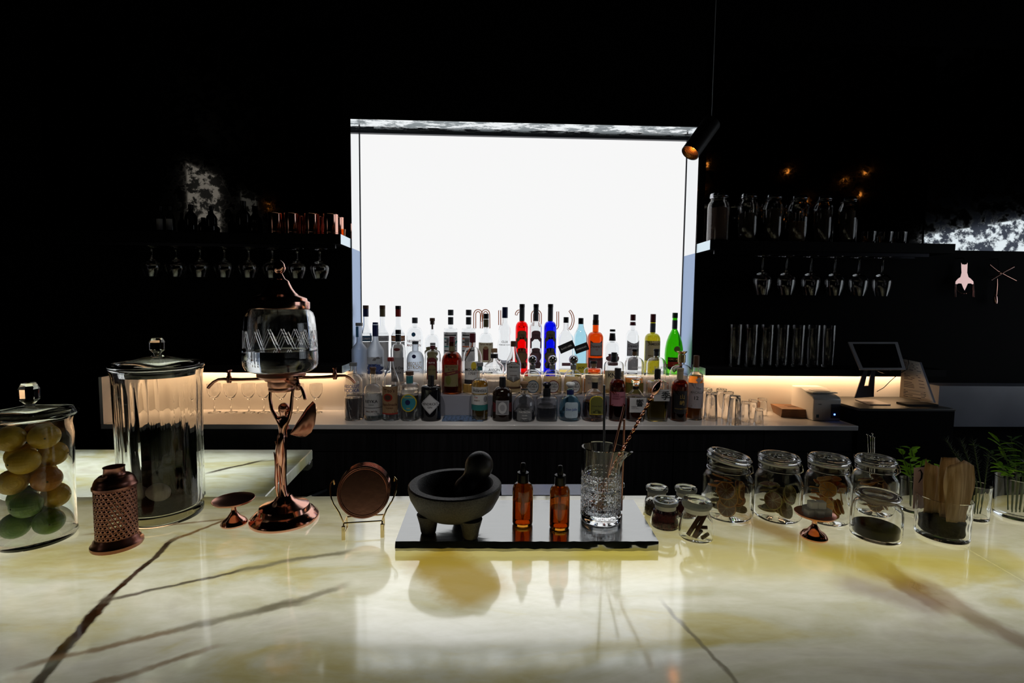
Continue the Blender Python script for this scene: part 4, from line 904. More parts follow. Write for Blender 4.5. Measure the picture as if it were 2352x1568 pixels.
# ---- slate board
TS = .019; ZS = ZC+TS
m_, nt, b = newmat('slate'); b.inputs['Roughness'].default_value = .16; b.inputs['IOR'].default_value = 2.0; b.inputs['Metallic'].default_value = .0; b.inputs['Coat Weight'].default_value = 1; b.inputs['Coat IOR'].default_value = 4.0; b.inputs['Coat Roughness'].default_value = .11; b.inputs['Coat Tint'].default_value = (.92, 1, 1, 1)
tc = nt.nodes.new('ShaderNodeTexCoord'); nz = nt.nodes.new('ShaderNodeTexNoise'); nz.inputs['Scale'].default_value = 26; nz.inputs['Detail'].default_value = 8
mp = nt.nodes.new('ShaderNodeMapping'); mp.inputs['Scale'].default_value = (.6, 2.6, 1); nt.links.new(tc.outputs['Object'], mp.inputs[0]); nt.links.new(mp.outputs[0], nz.inputs['Vector'])
rp = nt.nodes.new('ShaderNodeValToRGB'); rp.color_ramp.elements[0].color = (.012, .014, .017, 1); rp.color_ramp.elements[1].color = (.05, .055, .06, 1); nt.links.new(nz.outputs[0], rp.inputs[0]); nt.links.new(rp.outputs[0], b.inputs['Base Color'])
bp = nt.nodes.new('ShaderNodeBump'); bp.inputs['Strength'].default_value = .22; bp.inputs['Distance'].default_value = .002; nt.links.new(nz.outputs[0], bp.inputs['Height']); nt.links.new(bp.outputs[0], b.inputs['Normal']); nt.links.new(bp.outputs[0], b.inputs['Coat Normal'])
mr = nt.nodes.new('ShaderNodeMapRange'); mr.inputs[3].default_value = .10; mr.inputs[4].default_value = .30; nt.links.new(nz.outputs[0], mr.inputs[0]); nt.links.new(mr.outputs[0], b.inputs['Roughness'])
SLATE = m_
c4 = [at(908, 1243, ZS), at(1513, 1243, ZS), at(1455, 1147, ZS), at(943, 1149, ZS)]
top = []; rnd = random.Random(5)
for i in range(4):
    a, b = c4[i], c4[(i+1) % 4]; n = 40 if i == 0 else 8
    for k in range(n):
        p = a+(b-a)*(k/n); j = rnd.uniform(-.0012, .0012) if i == 0 else rnd.uniform(-.0005, .0005)
        top.append((p.x, p.y+j))
g = G(); n = len(top)
for lv, (dz, ex) in enumerate(((TS, 0), (TS*.7, .003), (TS*.35, .005), (0, .001))):
    for i, (x, y) in enumerate(top):
        f = 1 if i < 40 else .1
        g.v.append((x, y-ex*f-(rnd.uniform(-.0012, .0012) if lv and i < 40 else 0), ZC+.0006+(dz-.0006 if lv == 0 else dz+(rnd.uniform(-.0012, .0012) if i < 40 and lv < 3 else 0))))
g.f.append(tuple(range(n))); g.f.append(tuple(reversed(range(3*n, 4*n))))
for l in range(3):
    for i in range(n): j = (i+1) % n; g.f.append((l*n+i, (l+1)*n+i, (l+1)*n+j, l*n+j))
o = obj('slate_board', g, SLATE, None, sharp=25); tag(o, 'dark slate serving board with rough chipped front edge', 'board')
# ---- molcajete and pestle
GRAN = pr('granite', (.05, .05, .055), .5, bump=(420, .7, .002), vary=(330, (.010, .010, .011), (.055, .053, .052)))
sp = Spot(1045, 1212, ZS); s_ = sp.s
mo = thing('stone_mortar', 'grey granite mortar bowl on three stubby legs', 'mortar', sp.P)
obj('bowl', G().lathe([(0, sp.Z(1182))]+sp.prof([(40, 1181), (68, 1175), (90, 1158), (102, 1136), (106.5, 1118), (106, 1111), (103, 1108.5), (88, 1108.5), (84, 1112), (78, 1128), (62, 1148), (34, 1160)])+[(0, sp.Z(1163))], 64), GRAN, mo)
for a in (-158, -52, 80):
    a = radians(a); c = Vector((cos(a)*62*s_, sin(a)*62*s_, 0)); h = sp.Z(1170)
    g = G().lathe([(0, 0), (15*s_, 0), (17*s_, .003), (20*s_, h*.5), (26*s_, h), (0, h*1.1)], 18); g.xf(Matrix.Translation(c)); obj('leg', g, GRAN, mo)
def lean_solid(name, lab, cat, p0, p1, stations, mat, seg=24, group=None):
    """a turned solid lying along p0->p1: stations are (fraction, radius)"""
    ax = (p1-p0); ln = ax.length
    g = G().lathe([(0, stations[0][0]*ln)]+[(r, f*ln) for f, r in stations]+[(0, stations[-1][0]*ln)], seg)
    root = thing(name, lab, cat, p0, 0, group); root.rotation_euler = ax.to_track_quat('Z', 'Y').to_euler()
    return root, obj('shaft', g, mat, root, sharp=50), ln
PEST = pr('pestle_stone', (.025, .025, .03), .42, bump=(300, .3, .0015))
bz = sp.P.z+sp.Z(1160)+.013
p0 = Vector((sp.P.x+8*s_, sp.P.y-.004, bz)); tipX = xpix(1118, sp.P.y+.02, sp.P.z+sp.Z(1065)); p1 = Vector((tipX, sp.P.y+.022, zpix(tipX, sp.P.y+.022, 1040)))
L = (p1-p0).length
st = []
for i in range(33):
    u = (1-cos(pi*i/32))/2
    def bump_(c, w_, a): return a*max(0, 1-((u-c)/w_)**2)**.5
    r = max(bump_(.24, .24, 27), 20 if .24 < u < .72 else 0, bump_(.72, .28, 33))
    st.append((u, max(.0001, r*s_)))
for _ in range(3): st = [st[0]]+[(st[i][0], (st[i-1][1]+2*st[i][1]+st[i+1][1])/4) for i in range(1, 32)]+[st[-1]]
lean_solid('pestle', 'smooth dark stone pestle leaning in the granite mortar', 'pestle', p0, p1, st, PEST, 28)
# ---- amber dropper bottles
AMB = glass('amber_dropper_glass', (.56, .22, .02)); BIT = glass('bitters', (.90, .55, .14), 0, 1.35); CAPK = pr('dropper_black', (.003, .003, .004), .3, spec=.2)
for px, py, w_, lv, tp, lab in ((1200, 1203, 23.5, 1146, 1061, 'amber dropper bottle nearly full, beside the stone mortar'), (1284.5, 1211, 23, 1163, 1067, 'amber dropper bottle two thirds full, beside the mixing glass')):
    sp = Spot(px, py, ZS); s_ = sp.s; R = sp.r(w_); d = tp-1061
    root = thing('dropper_bottle', lab, 'bottle', sp.P)
    hs, hn = sp.Z(1124+d*1.1), sp.Z(1107+d)
    out = [(0, 0), (R*.88, 0), (R*.97, .002), (R, .006), (R, hs)]+[(R*.5+R*.5*cos(u*pi/12), hs+(hn-hs)*sin(u*pi/12)) for u in range(1, 7)]+[(R*.45, sp.Z(1103+d))]
    inn = [(max(0, a-.0018), max(b, .004)) for a, b in out if b > .003 or a == 0]
    obj('body', G().lathe(out+list(reversed(inn)), 40), AMB, root, sharp=50)
    zl = sp.Z(lv); q_ = [(max(0, a-.0005), b+.0005) for a, b in inn if b < zl]; q_ += [(q_[-1][0], zl), (0, zl)]
    obj('bitters', G().lathe(q_, 40), BIT, root, sharp=50)
    c0, c1, c2 = sp.Z(1106+d), sp.Z(1089+d), sp.Z(1084+d)
    cp = obj('dropper_cap', G().lathe([(0, c0), (R*.54, c0), (R*.56, c0+.001), (R*.55, c1), (R*.58, c1+.001), (R*.55, c2), (R*.3, c2+.001), (0, c2+.001)], 28), CAPK, root)
    obj('rubber_bulb', G().lathe([(0, c2), (R*.30, c2), (R*.31, c2+.004), (R*.27, sp.Z(tp+6)), (R*.2, sp.Z(tp+2)), (0, sp.Z(tp))], 20), CAPK, cp)
    obj('pipette', G().lathe([(0, .012), (.0012, .012), (.0028, hs*.35), (.0028, c0), (0, c0)], 12), AMB, cp)
# ---- cut mixing glass
sp = Spot(1379, 1191, ZS); s_ = sp.s; R = sp.r(46.5); H = sp.Z(1026)
mg = thing('mixing_glass', 'cut crystal mixing glass with pouring lip on the slate', 'glass', sp.P)
zA, zB = .012, sp.Z(1082)
def cut(a, z):
    if not (zA < z < zB): return 0
    n = 13; rows = 4.6
    u = (a*n/(2*pi)) % 1; v = ((z-zA)/(zB-zA)*rows) % 1
    d = 0
    for c in (.07, .93): d = max(d, 1-abs(u-c)/.05, 1-abs(v-c)/.06)
    x, y = abs(u-.5), abs(v-.5)
    d = max(d, 1-abs((x+y)-.36)/.06)
    dd = max(0, 1-(x+y)/.30)*.8
    return max(0, d)*.0021+dd*.0020
def spout(x, y, z):
    f = max(0, (z-(H-.034))/.034)**1.6
    a = atan2(y, x); k = max(0, cos(a))**9
    return 1+.58*f*k
prf = [(0, 0), (R*.93, 0), (R*.985, .002), (R, .006)]+[(R, .006+(H-.006)*i/110) for i in range(1, 111)]
prf += [(R-.0015, H+.0012), (R-.0038, H)]+[(R-.0042-.0014*min(1, i/4), H-(H-.020)*i/14) for i in range(1, 15)]+[(R*.75, .0165), (0, .016)]
def mfn(x, y, z, a):
    r = sqrt(x*x+y*y); k = spout(x, y, z)
    if r > R*.995: k *= (r-cut(a, z))/r
    return x*k, y*k
g = G().lathe(prf, 156, None, mfn)
for i, (x, y, z) in enumerate(g.v):
    f = max(0, (z-(H-.034))/.034); k = max(0, cos(atan2(y, x)))**9 if x*x+y*y > 1e-8 else 0
    g.v[i] = (x, y, z-.011*f*k)
obj('body', g, CLEARB, mg, sharp=28)
mix = sp
# bar spoons standing in the glass
def stick(name, lab, cat, p0, p1, r, mat, twist=False, top=None, bot=None):
    ax = p1-p0; ln = ax.length
    root = thing(name, lab, cat, p0); root.rotation_euler = ax.to_track_quat('Z', 'Y').to_euler()
    g = G()
    if twist:
        for ph in (0, pi): g.tube([(r*.75*cos(i*.55+ph), r*.75*sin(i*.55+ph), ln*(.02+.94*i/190)) for i in range(191)], r*.72, 6)
    else: g.tube([(0, 0, ln*.015), (0, 0, ln*.5), (0, 0, ln)], r, 10)
    obj('handle', g, mat, root)
    if top == 'pine':
        g = G().lathe([(0, ln-.032), (.003, ln-.032), (.007, ln-.024), (.0078, ln-.016), (.0055, ln-.006), (.003, ln-.002), (0, ln-.001)], 14)
        obj('pineapple_finial', g, mat, root)
        g = G()
        for i in range(7):
            a = i*.9; g.tube([(0, 0, ln-.003), (.004*cos(a), .004*sin(a), ln+.002), (.008*cos(a), .008*sin(a), ln+.003)], [.0014, .0012, .0003], 5)
        obj('crown_leaf', g, mat, root)
    if bot == 'spoon': obj('spoon_bowl', G().ball((0, 0, .012), .011, 16, 10, (1, .3, 1.3)), mat, root)
    if bot == 'drop': obj('teardrop', G().ball((0, 0, .010), .007, 14, 10, (1, 1, 1.4)), mat, root)
    return root
C = sp.P; zi = C.z+.016
tX, tY = xpix(1388, C.y+.012, C.z+.3), C.y+.012
stick('bar_spoon', 'straight dark steel bar spoon standing in the mixing glass', 'spoon', Vector((C.x+.008, C.y+.004, zi+.004)), Vector((tX, tY, zpix(tX, tY, 884))), .0026, STEELD, bot='drop')
tX = xpix(1439, C.y+.004, C.z+.25)
stick('bar_spoon', 'plain copper bar spoon with spoon bowl in the mixing glass', 'spoon', Vector((C.x-.006, C.y-.012, zi+.003)), Vector((tX, C.y+.02, zpix(tX, C.y+.02, 932))), .0024, COPPERS, bot='spoon')
tX = xpix(1519, C.y, C.z+.3)
stick('bar_spoon', 'twisted copper bar spoon with pineapple finial resting in pouring lip', 'spoon', Vector((C.x-.022, C.y+.006, zi+.003)), Vector((tX, C.y+.004, zpix(tX, C.y+.004, 876))), .0024, COPPER, True, 'pine', 'drop')
# straw leaning on the back of the glass
bp_ = at(1427, 1176, ZS); tX = xpix(1434, bp_.y+.012, ZS+.2)
stick('drinking_straw', 'thin copper straw propped against the back of the mixing glass', 'straw', Vector((bp_.x, bp_.y, ZS+.001)), Vector((tX, bp_.y+.012, zpix(tX, bp_.y+.012, 962))), .0022, COPPERS)
p = at(1428, 1135, ZC)
tg = obj('ring_pull', G().tube([(.012*cos(2*pi*k/24), 0, .012+.012*sin(2*pi*k/24)) for k in range(24)], .0011, 6, closed=True), CHROME, None, loc=(p.x, YB_+.03, ZC+.002)); tag(tg, 'thin steel ring standing on the ledge behind mixing glass', 'ring')
# ------------------------------------------------------------------ spice jars
def slab_seal(r, z0, z1): return G().lathe([(r*.8, z0), (r, z0), (r, z1), (r*.8, z1), (r*.8, z0)], 32)
SEEDS = {}
def grains(name, lab, sp, R0, R1, h, mat, n, size, seed, long=1.0):
    rnd = random.Random(seed); g = G()
    core = [(0, .0035), (R0*.9, .0035), (R0*.95, .006), (R1*.95, h*.85), (R1*.6, h*.95), (0, h*.9)]
    g.lathe(core, 20)
    for i in range(n):
        a = rnd.uniform(0, 2*pi); u = rnd.random(); z = .004+u*(h-.004); rr = (R0+(R1-R0)*u)*(.97 if rnd.random() < .8 else rnd.uniform(.2, .9))
        if rr < R0*.9 and u < .9: z = h*.93+rnd.uniform(-.001, .002)
        b = len(g.v); c = Vector((rr*cos(a), rr*sin(a), z)); d = Vector((rnd.uniform(-1, 1), rnd.uniform(-1, 1), rnd.uniform(-1, 1))).normalized(); e = d.orthogonal().normalized(); f_ = d.cross(e)
        s1 = size*long
        g.v += [tuple(c+d*s1), tuple(c-d*s1), tuple(c+e*size), tuple(c-e*size), tuple(c+f_*size), tuple(c-f_*size)]
        for q_ in ((0, 2, 4), (0, 4, 3), (0, 3, 5), (0, 5, 2), (1, 4, 2), (1, 3, 4), (1, 5, 3), (1, 2, 5)): g.f.append(tuple(b+k for k in q_))
    o = obj(name, g, mat, None, loc=sp.P, sharp=20); tag(o, lab, 'spice'); o['kind'] = 'stuff'
    return o
LIDG = glass('thick_lid_glass', (.93, .985, .96))
def spice_jar(lab, px, py, bw, lidy):
    sp = Spot(px, py); R = sp.r(bw); zt = sp.Z(lidy)
    N_ = R*.70; zn = zt*.70
    root = thing('spice_jar', lab, 'jar', sp.P)
    out = [(0, 0), (R*.9, 0), (R*.98, .002), (R, .007), (R*.98, zn*.35), (R*.88, zn*.7), (N_*1.02, zn*.97), (N_, zn), (N_, zn+.004)]
    obj('body', G().lathe(jar_walls(out, .002, .0035), 48), JG, root, sharp=50)
    lid = obj('lid', G().lathe([(0, zn-.003), (N_*.8, zn-.003), (N_*.82, zn+.006), (R*.83, zn+.009), (R*.87, zn+.013), (R*.86, zn+.017), (R*.78, zt), (R*.5, zt), (R*.44, zt-.002), (0, zt-.0025)], 44), LIDG, root, sharp=50)
    obj('seal', slab_seal(N_*1.015, zn-.001, zn+.0075), RUBBERW, lid)
    return sp, R, zn
a = spice_jar('small round spice jar holding grey brown seeds', 1507, 1178, 30, 1116)
grains('seed', 'grey brown seeds filling the small jar at the slate edge', a[0], a[1]*.9, a[1]*.84, a[2]*.55, pr('seed_brown', (.16, .11, .08), .7), 700, .0011, 1, 1.8)
a = spice_jar('small round spice jar holding dried red petals', 1573, 1181, 30, 1117)
grains('petal', 'dried red petals filling the small jar nearest the large clip jar', a[0], a[1]*.9, a[1]*.8, a[2]*.6, pr('petal_red', (.16, .02, .03), .7), 500, .0016, 2, 1.5)
a = spice_jar('small round spice jar full of dark crimson peppercorns', 1527, 1207, 34.5, 1147)
grains('peppercorn', 'dark crimson peppercorns filling the small jar', a[0], a[1]*.92, a[1]*.76, a[2]*.82, pr('crimson', (.13, .008, .022), .5, vary=(200, (.05, .004, .01), (.24, .02, .04))), 1500, .0013, 3)
sp, R, zn = spice_jar('small round spice jar holding cinnamon sticks', 1598, 1232, 41, 1146)
CINN = pr('cinnamon', (.11, .045, .025), .8, bump=(150, .5, .001))
for i, (x0, y0, z0, x1, y1, z1, r_) in enumerate(((-.6, -.3, .12, .42, -.05, 1.02, .15), (-.35, -.55, .1, .5, -.2, .95, .13), (-.25, -.55, .12, .25, -.2, .28, .12), (.1, -.65, .10, .62, -.25, .16, .13), (-.1, .1, .34, .55, -.3, .42, .12))):
    p0 = sp.P+Vector((x0*R, y0*R, max(.0075, z0*zn))); p1 = sp.P+Vector((x1*R, y1*R, z1*zn)); ax = p1-p0; ln = ax.length; rr = r_*R*.8
    root = thing('cinnamon_stick', 'long cinnamon stick leaning inside the spice jar' if i < 2 else 'short cinnamon stick lying at bottom of the spice jar', 'spice', p0, 0, 'cinnamon sticks in the small jar')
    root.rotation_euler = ax.to_track_quat('Z', 'Y').to_euler()
    g = G(); n = 15
    sec = [((rr*(1-.028*k))*cos(k*.62), (rr*(1-.028*k))*sin(k*.62)) for k in range(n)]
    for z in (0, ln):
        for (x, y) in sec: g.v.append((x, y, z))
    for k in range(n-1): g.f.append((k, k+1, n+k+1, n+k))
    obj('bark_curl', g, CINN, root, solid=.0012, sharp=50)
# ------------------------------------------------------------------ dried citrus clip jars
RIND_O = pr('rind_orange', (.62, .28, .05), .7); RIND_L = pr('rind_lime', (.42, .36, .10), .7); RIND_Y = pr('rind_yellow', (.80, .52, .16), .7)
def fl_(n_, c): return paper(n_, c, .5)
PULP_O = fl_('pulp_orange', (.70, .26, .03)); PULP_L = fl_('pulp_lime', (.32, .26, .09)); PULP_Y = fl_('pulp_lemon', (.85, .50, .12)); PULP_D = fl_('pulp_dark', (.36, .16, .06))
PITH = pr('pith', (.62, .48, .26), .8)
_sm = {}
def slice_meshes(r):
    """dried citrus wheel: pulp wedges, pith spokes and rind ring (meshes shared by all copies)"""
    n = 9; pulp = G()
    for k in range(n):
        a0, a1 = 2*pi*(k+.07)/n, 2*pi*(k+.93)/n; b = len(pulp.v); ps = [(.10*r*cos((a0+a1)/2), .10*r*sin((a0+a1)/2))]+[(.86*r*cos(a0+(a1-a0)*i/4), .86*r*sin(a0+(a1-a0)*i/4)) for i in range(5)]
        for z in (-.0009, .0009):
            for x, y in ps: pulp.v.append((x, y, z+.0007*sin(3*atan2(y, x))*(x*x+y*y)/(r*r)))
        m = len(ps); pulp.f.append(tuple(range(b+m, b+2*m))); pulp.f.append(tuple(reversed(range(b, b+m))))
        for i in range(m): pulp.f.append((b+i, b+(i+1) % m, b+m+(i+1) % m, b+m+i))
    rim = G().tube([(.93*r*cos(2*pi*i/36), .93*r*sin(2*pi*i/36), .0007*sin(6*pi*i/36)) for i in range(36)], .058*r, 6, closed=True)
    sp_ = G()
    for k in range(n):
        a = 2*pi*k/n; sp_.tube([(0, 0, 0), (.88*r*cos(a), .88*r*sin(a), .0007*sin(3*a))], .03*r, 5)
    return pulp, sp_, rim
def citrus_slice(lab, grp, M4, r, rind, pulp):
    root = thing('citrus_slice', lab, 'dried fruit', (0, 0, 0), 0, grp); root.matrix_world = M4
    key = (round(r, 4), rind.name, pulp.name)
    if key not in _sm:
        a, b, c = slice_meshes(r)
        _sm[key] = (obj('pulp', a, pulp, root, sharp=30), obj('pith_spokes', b, PITH, root), obj('rind', c, rind, root))
    else:
        for src in _sm[key]:
            o = bpy.data.objects.new(src.name.split('.')[0], src.data); COL.objects.link(o); o.parent = root
def clip_jar(lab, px, py, w_, topy, lid_tilt=0, seed=0, body_yaw=.2):
    sp = Spot(px, py); R = sp.r(w_/2)*.97; H = sp.Z(topy)
    H0 = H
    root = thing('clip_jar', lab, 'jar', sp.P, body_yaw)
    zn = H-.018; zb_ = zn*.80; rn = R*.82
    out = [(0, 0), (R*.86, 0), (R*.95, .003), (R, .010), (R, zb_*.86), (R*.97, zb_*.95), (R*.90, zb_*1.02), (rn*1.0, zb_*1.07), (rn, zn*.95), (rn*1.05, zn*.97), (rn*1.05, zn)]
    bl = lambda x, y, z, a: (lambda k: (x*k, y*k))(1+(.07*(cos(4*a+pi)) if z < zb_*.9 else 0)*min(1, z/.01))
    obj('body', G().lathe(jar_walls(out, .003, .006), 64, None, bl), JG, root, sharp=50)
    zg = zn+.001
    lidroot = obj('lid', G().lathe([(0, .004), (rn*.72, .004), (rn*.74, .001), (rn*.9, .002), (rn*1.02, .003), (rn*1.08, .006), (rn*1.08, .012), (rn*1.0, .016), (rn*.84, .017), (rn*.78, .0135), (rn*.4, .0125), (0, .0125)], 52), CLEARB, root, sharp=50, loc=(0, 0, zg))
    g = G()
    for k in range(7):
        a = k*.9; g.tube([(rn*.25*cos(a), rn*.25*sin(a), .0128), (rn*.45*cos(a+.5), rn*.45*sin(a+.5), .0132), (rn*.6*cos(a+.2), rn*.6*sin(a+.2), .0128)], .0011, 5)
    obj('embossing', g, JG, lidroot)
    obj('gasket', slab_seal(rn*1.09, -.001, .0025), RUBBERW, lidroot)
    if lid_tilt: lidroot.rotation_euler = (lid_tilt*.35, lid_tilt, 0) ; lidroot.location = (0, 0, zg+rn*sin(lid_tilt)*.9)
    g = G(); W = .0013
    ring = lambda r_, z: [(r_*cos(2*pi*k/40), r_*sin(2*pi*k/40), z) for k in range(40)]
    g.tube(ring(rn*1.05, zn*.90), W, 6, closed=True)
    obj('neck_wire', g, WIRE, root)
    g = G().tube(ring(rn*1.10, .010), W, 6, closed=True); obj('lid_wire', g, WIRE, lidroot)
    fa = -1.15  # clasp faces the guest side
    g = G()
    for da in (-.18, .18):
        a = fa+da; c, n_ = cos(a), sin(a)
        g.tube([(rn*1.10*c, rn*1.10*n_, zg+.008), (rn*1.22*c, rn*1.22*n_, zg), (rn*1.24*c, rn*1.24*n_, zn*.92), (rn*1.10*c, rn*1.10*n_, zn*.88)], W, 6)
    a0, a1 = fa-.18, fa+.18
    g.tube([(rn*1.12*cos(a0+(a1-a0)*i/6), rn*1.12*sin(a0+(a1-a0)*i/6), zn*.88) for i in range(7)], W, 6)
    obj('clasp', g, WIRE, root)
    g = G(); hb = fa+pi
    g.tube([(rn*1.06*cos(hb-.2), rn*1.06*sin(hb-.2), zn*.9), (rn*1.2*cos(hb), rn*1.2*sin(hb), zg+.012), (rn*1.06*cos(hb+.2), rn*1.06*sin(hb+.2), zn*.9)], W, 6)
    obj('hinge', g, WIRE, root)
    return sp, R*.90, zb_
from mathutils.bvhtree import BVHTree
def disc_tree(M4, r):
    n = 14; th = .058*r+.0008
    V = [M4 @ Vector((1.02*r*cos(2*pi*k/n), 1.02*r*sin(2*pi*k/n), z)) for z in (-th, th) for k in range(n)]
    F = [tuple(range(n)), tuple(range(n, 2*n))]+[(k, (k+1) % n, n+(k+1) % n, n+k) for k in range(n)]
    return BVHTree.FromPolygons(V, F), V
def fill(sp, R, h, kinds, n, seed, lab, grp):
    rnd = random.Random(seed); placed = []; Rin = (R/.90)*.935-.0036
    for i in range(n):
        rind, pulp, rs, nm = kinds[i % len(kinds)]
        r = rs*R*.84; best = None
        for c_ in range(9):
            if i % 3 == 0:
                a = rnd.uniform(-2.5, -.6); rho = Rin*rnd.uniform(.45, .72)
                rot = Matrix.Rotation(a+pi/2+rnd.uniform(-.2, .2), 4, 'Z') @ Matrix.Rotation(pi/2-rnd.uniform(.1, .45), 4, 'X')
            else:
                a = rnd.uniform(0, 2*pi); rho = max(0, Rin-r)*rnd.uniform(.2, 1)
                rot = Matrix.Rotation(a, 4, 'Z') @ Matrix.Rotation(rnd.uniform(.05, .55), 4, 'X') @ Matrix.Rotation(rnd.uniform(-.3, .3), 4, 'Y')
            for k in range(60):
                z = .008+k*.0022
                if best and z >= best[0]: break
                M4 = Matrix.Translation(Vector((rho*cos(a), rho*sin(a), z))) @ rot
                t_, V = disc_tree(M4, r)
                if min(v.z for v in V) < .0072: continue
                if max(v.x*v.x+v.y*v.y for v in V) > Rin*Rin or max(v.z for v in V) > h: break
                if any(t_.overlap(q_) for q_ in placed): continue
                best = (z, M4, t_); break
        if best is None: continue
        placed.append(best[2])
        citrus_slice(lab % nm, grp, Matrix.Translation(sp.P) @ best[1], r, rind, pulp)
KO = [(RIND_O, PULP_D, .50, 'orange'), (RIND_L, PULP_L, .40, 'lime'), (RIND_O, PULP_O, .56, 'orange')]
KL = [(RIND_L, PULP_L, .52, 'lime'), (RIND_L, PULP_D, .56, 'lime')]
KY = [(RIND_Y, PULP_Y, .50, 'pale orange'), (RIND_O, PULP_O, .52, 'pale orange'), (RIND_Y, PULP_Y, .42, 'pale orange')]
KG = [(RIND_O, PULP_D, .46, 'dark orange'), (RIND_Y, PULP_D, .42, 'dark orange')]
sp, R, h = clip_jar('clip top jar of mixed dried citrus with lid ajar', 1668, 1182, 118, 1045, .16)
fill(sp, R, h*.98, KO, 34, 4, 'dried %s slice in the jar with lid ajar', 'dried slices in the ajar jar')
sp, R, h = clip_jar('clip top jar of dark dried lime slices, tightly closed', 1783, 1187, 112, 1043)
fill(sp, R, h*.82, KL, 28, 5, 'dark dried %s slice in the half filled clip jar', 'dried slices in the lime jar')
sp, R, h = clip_jar('clip top jar of bright orange dried slices behind sugar cubes', 1896, 1193, 112, 1046)
fill(sp, R, h*1.02, KY, 34, 6, 'dried %s slice in the jar behind the sugar cubes', 'dried slices in the orange jar')
sp, R, h = clip_jar('clip top jar of dark dried peel behind the squat stoppered jar', 2004, 1175, 112, 1048)
fill(sp, R, h*1.0, KG, 26, 8, 'dried %s slice in the jar behind the squat jar', 'dried slices in the peel jar')
# ------------------------------------------------------------------ sugar dish
sp = Spot(1869, 1234)
zd = pedestal('small copper pedestal dish piled with sugar cubes', sp, 50, 1181, 33)
SUG = paper('sugar', (.98, .98, .98), .6)
e = .0145
for i, (x, y, z, ry) in enumerate(((-.018, -.008, 0, .1), (.0, -.012, 0, -.05), (.018, -.008, 0, .12), (-.010, .010, 0, .3), (.010, .011, 0, -.2), (-.009, -.004, 1, .05), (.008, -.005, 1, -.12))):
    o = obj('sugar_cube', G().box(-e/2, e/2, -e/2, e/2, 0, e), SUG, None, bev=.0014, loc=sp.P+Vector((x, y, zd+.0004+z*(e+.0006))), rot=(0, 0, ry)); tag(o, 'white sugar cube on top of the pile on copper dish' if z else 'white sugar cube lying on the copper pedestal dish', 'sugar cube', 'sugar cubes on the pedestal dish')
# ------------------------------------------------------------------ squat stoppered jar with dark syrup
sp = Spot(2010, 1232); R = sp.r(62); H = sp.Z(1128)
root = thing('syrup_jar', 'squat stoppered glass jar a third full of black syrup', 'jar', sp.P)
out = [(0, 0), (R*.9, 0), (R*.98, .003), (R, .009), (R, H*.55), (R*.97, H*.64), (R*.86, H*.74), (R*.75, H*.78), (R*.74, H*.84), (R*.80, H*.87)]
obj('body', G().lathe(jar_walls(out, .003, .006), 56), JGD, root, sharp=50)
zl = H*.26
obj('syrup', G().lathe([(0, .0068), (R-.006, .0068), (R-.0036, .011), (R-.0036, zl), (0, zl)], 48), pr('black_syrup', (.003, .002, .002), .04, spec=.12), root, sharp=40)
lid = obj('lid', G().lathe([(0, H*.80), (R*.62, H*.80), (R*.66, H*.86), (R*.70, H*.88), (R*.86, H*.89), (R*.90, H*.93), (R*.86, H*.97), (R*.6, H), (0, H*.99)], 48), JG, root, sharp=50)
obj('seal', slab_seal(R*.70, H*.80, H*.875), pr('clear_seal', (.5, .42, .42), .4), lid)
# ------------------------------------------------------------------ tumbler of corn husks
def tumbler(name, lab, sp, wb, wt, topy, mat, t=.0025, floor=.008, inv=False, flute=0, seg=64, cat='glass', grp=None, pattern=None):
    R0, R1 = sp.r(wb), sp.r(wt); H = sp.Z(topy)
    root = thing(name, lab, cat, sp.P, 0, grp)
    n = 24
    if not inv:
        out = [(0, 0), (R0*.92, 0), (R0*.99, .002)]+[(R0+(R1-R0)*i/n, .005+(H-.005)*i/n) for i in range(n+1)]
        inn = [(R1-t, H)]+[(R0+(R1-R0)*(1-i/6)-t, H+(floor-H)*i/6) for i in range(1, 7)]+[(0, floor)]
    else:
        out = [(R0, 0)]+[(R0+(R1-R0)*i/n, (H-.004)*i/n) for i in range(1, n+1)]+[(R1*.95, H-.001), (R1*.85, H), (0, H)]
        inn = [(0, H-floor), (R1*.8, H-floor)]+[(R1+(R0-R1)*i/6-t, (H-floor-.004)*(1-i/6)) for i in range(7)]+[(R0, 0)]
    def fn(x, y, z, a):
        r = sqrt(x*x+y*y); k = 1
        if flute and r > min(R0, R1)*.93: k = 1-.02*abs(sin(flute*a/2))
        if pattern and .008 < z < H*.9: k *= 1-pattern*max(0, sin(9*a+z*90)*sin(9*a-z*90))
        return x*k, y*k
    obj('body', G().lathe(out+inn, seg, None, fn), mat, root, sharp=50)
    return root, R0, R1, H
sp = Spot(2162, 1230)
root, R0, R1, H = tumbler('husk_tumbler', 'cut glass tumbler holding folded corn husks', sp, 66, 68, 1140, JGD, .003, .009, pattern=.03, seg=90)
husk_sp = sp
cf = obj('coffee_bean', G().lathe([(0, .0098), (R0*.80, .0098), (R0*.84, .014), (R0*.85, H*.44), (R0*.6, H*.52), (0, H*.48)], 30), pr('dark_beans', (.006, .0045, .004), .7, spec=.05, bump=(90, 1, .006)), None, loc=sp.P); tag(cf, 'dark coffee beans filling the lower husk tumbler', 'beans'); cf['kind'] = 'stuff'
HUSK = paper('corn_husk', (.60, .43, .24), .6)
hn = HUSK.node_tree; tc = hn.nodes.new('ShaderNodeTexCoord'); wv = hn.nodes.new('ShaderNodeTexNoise'); mp = hn.nodes.new('ShaderNodeMapping'); mp.inputs['Scale'].default_value = (60, 60, 4); wv.inputs['Scale'].default_value = 3
hn.links.new(tc.outputs['Object'], mp.inputs[0]); hn.links.new(mp.outputs[0], wv.inputs['Vector'])
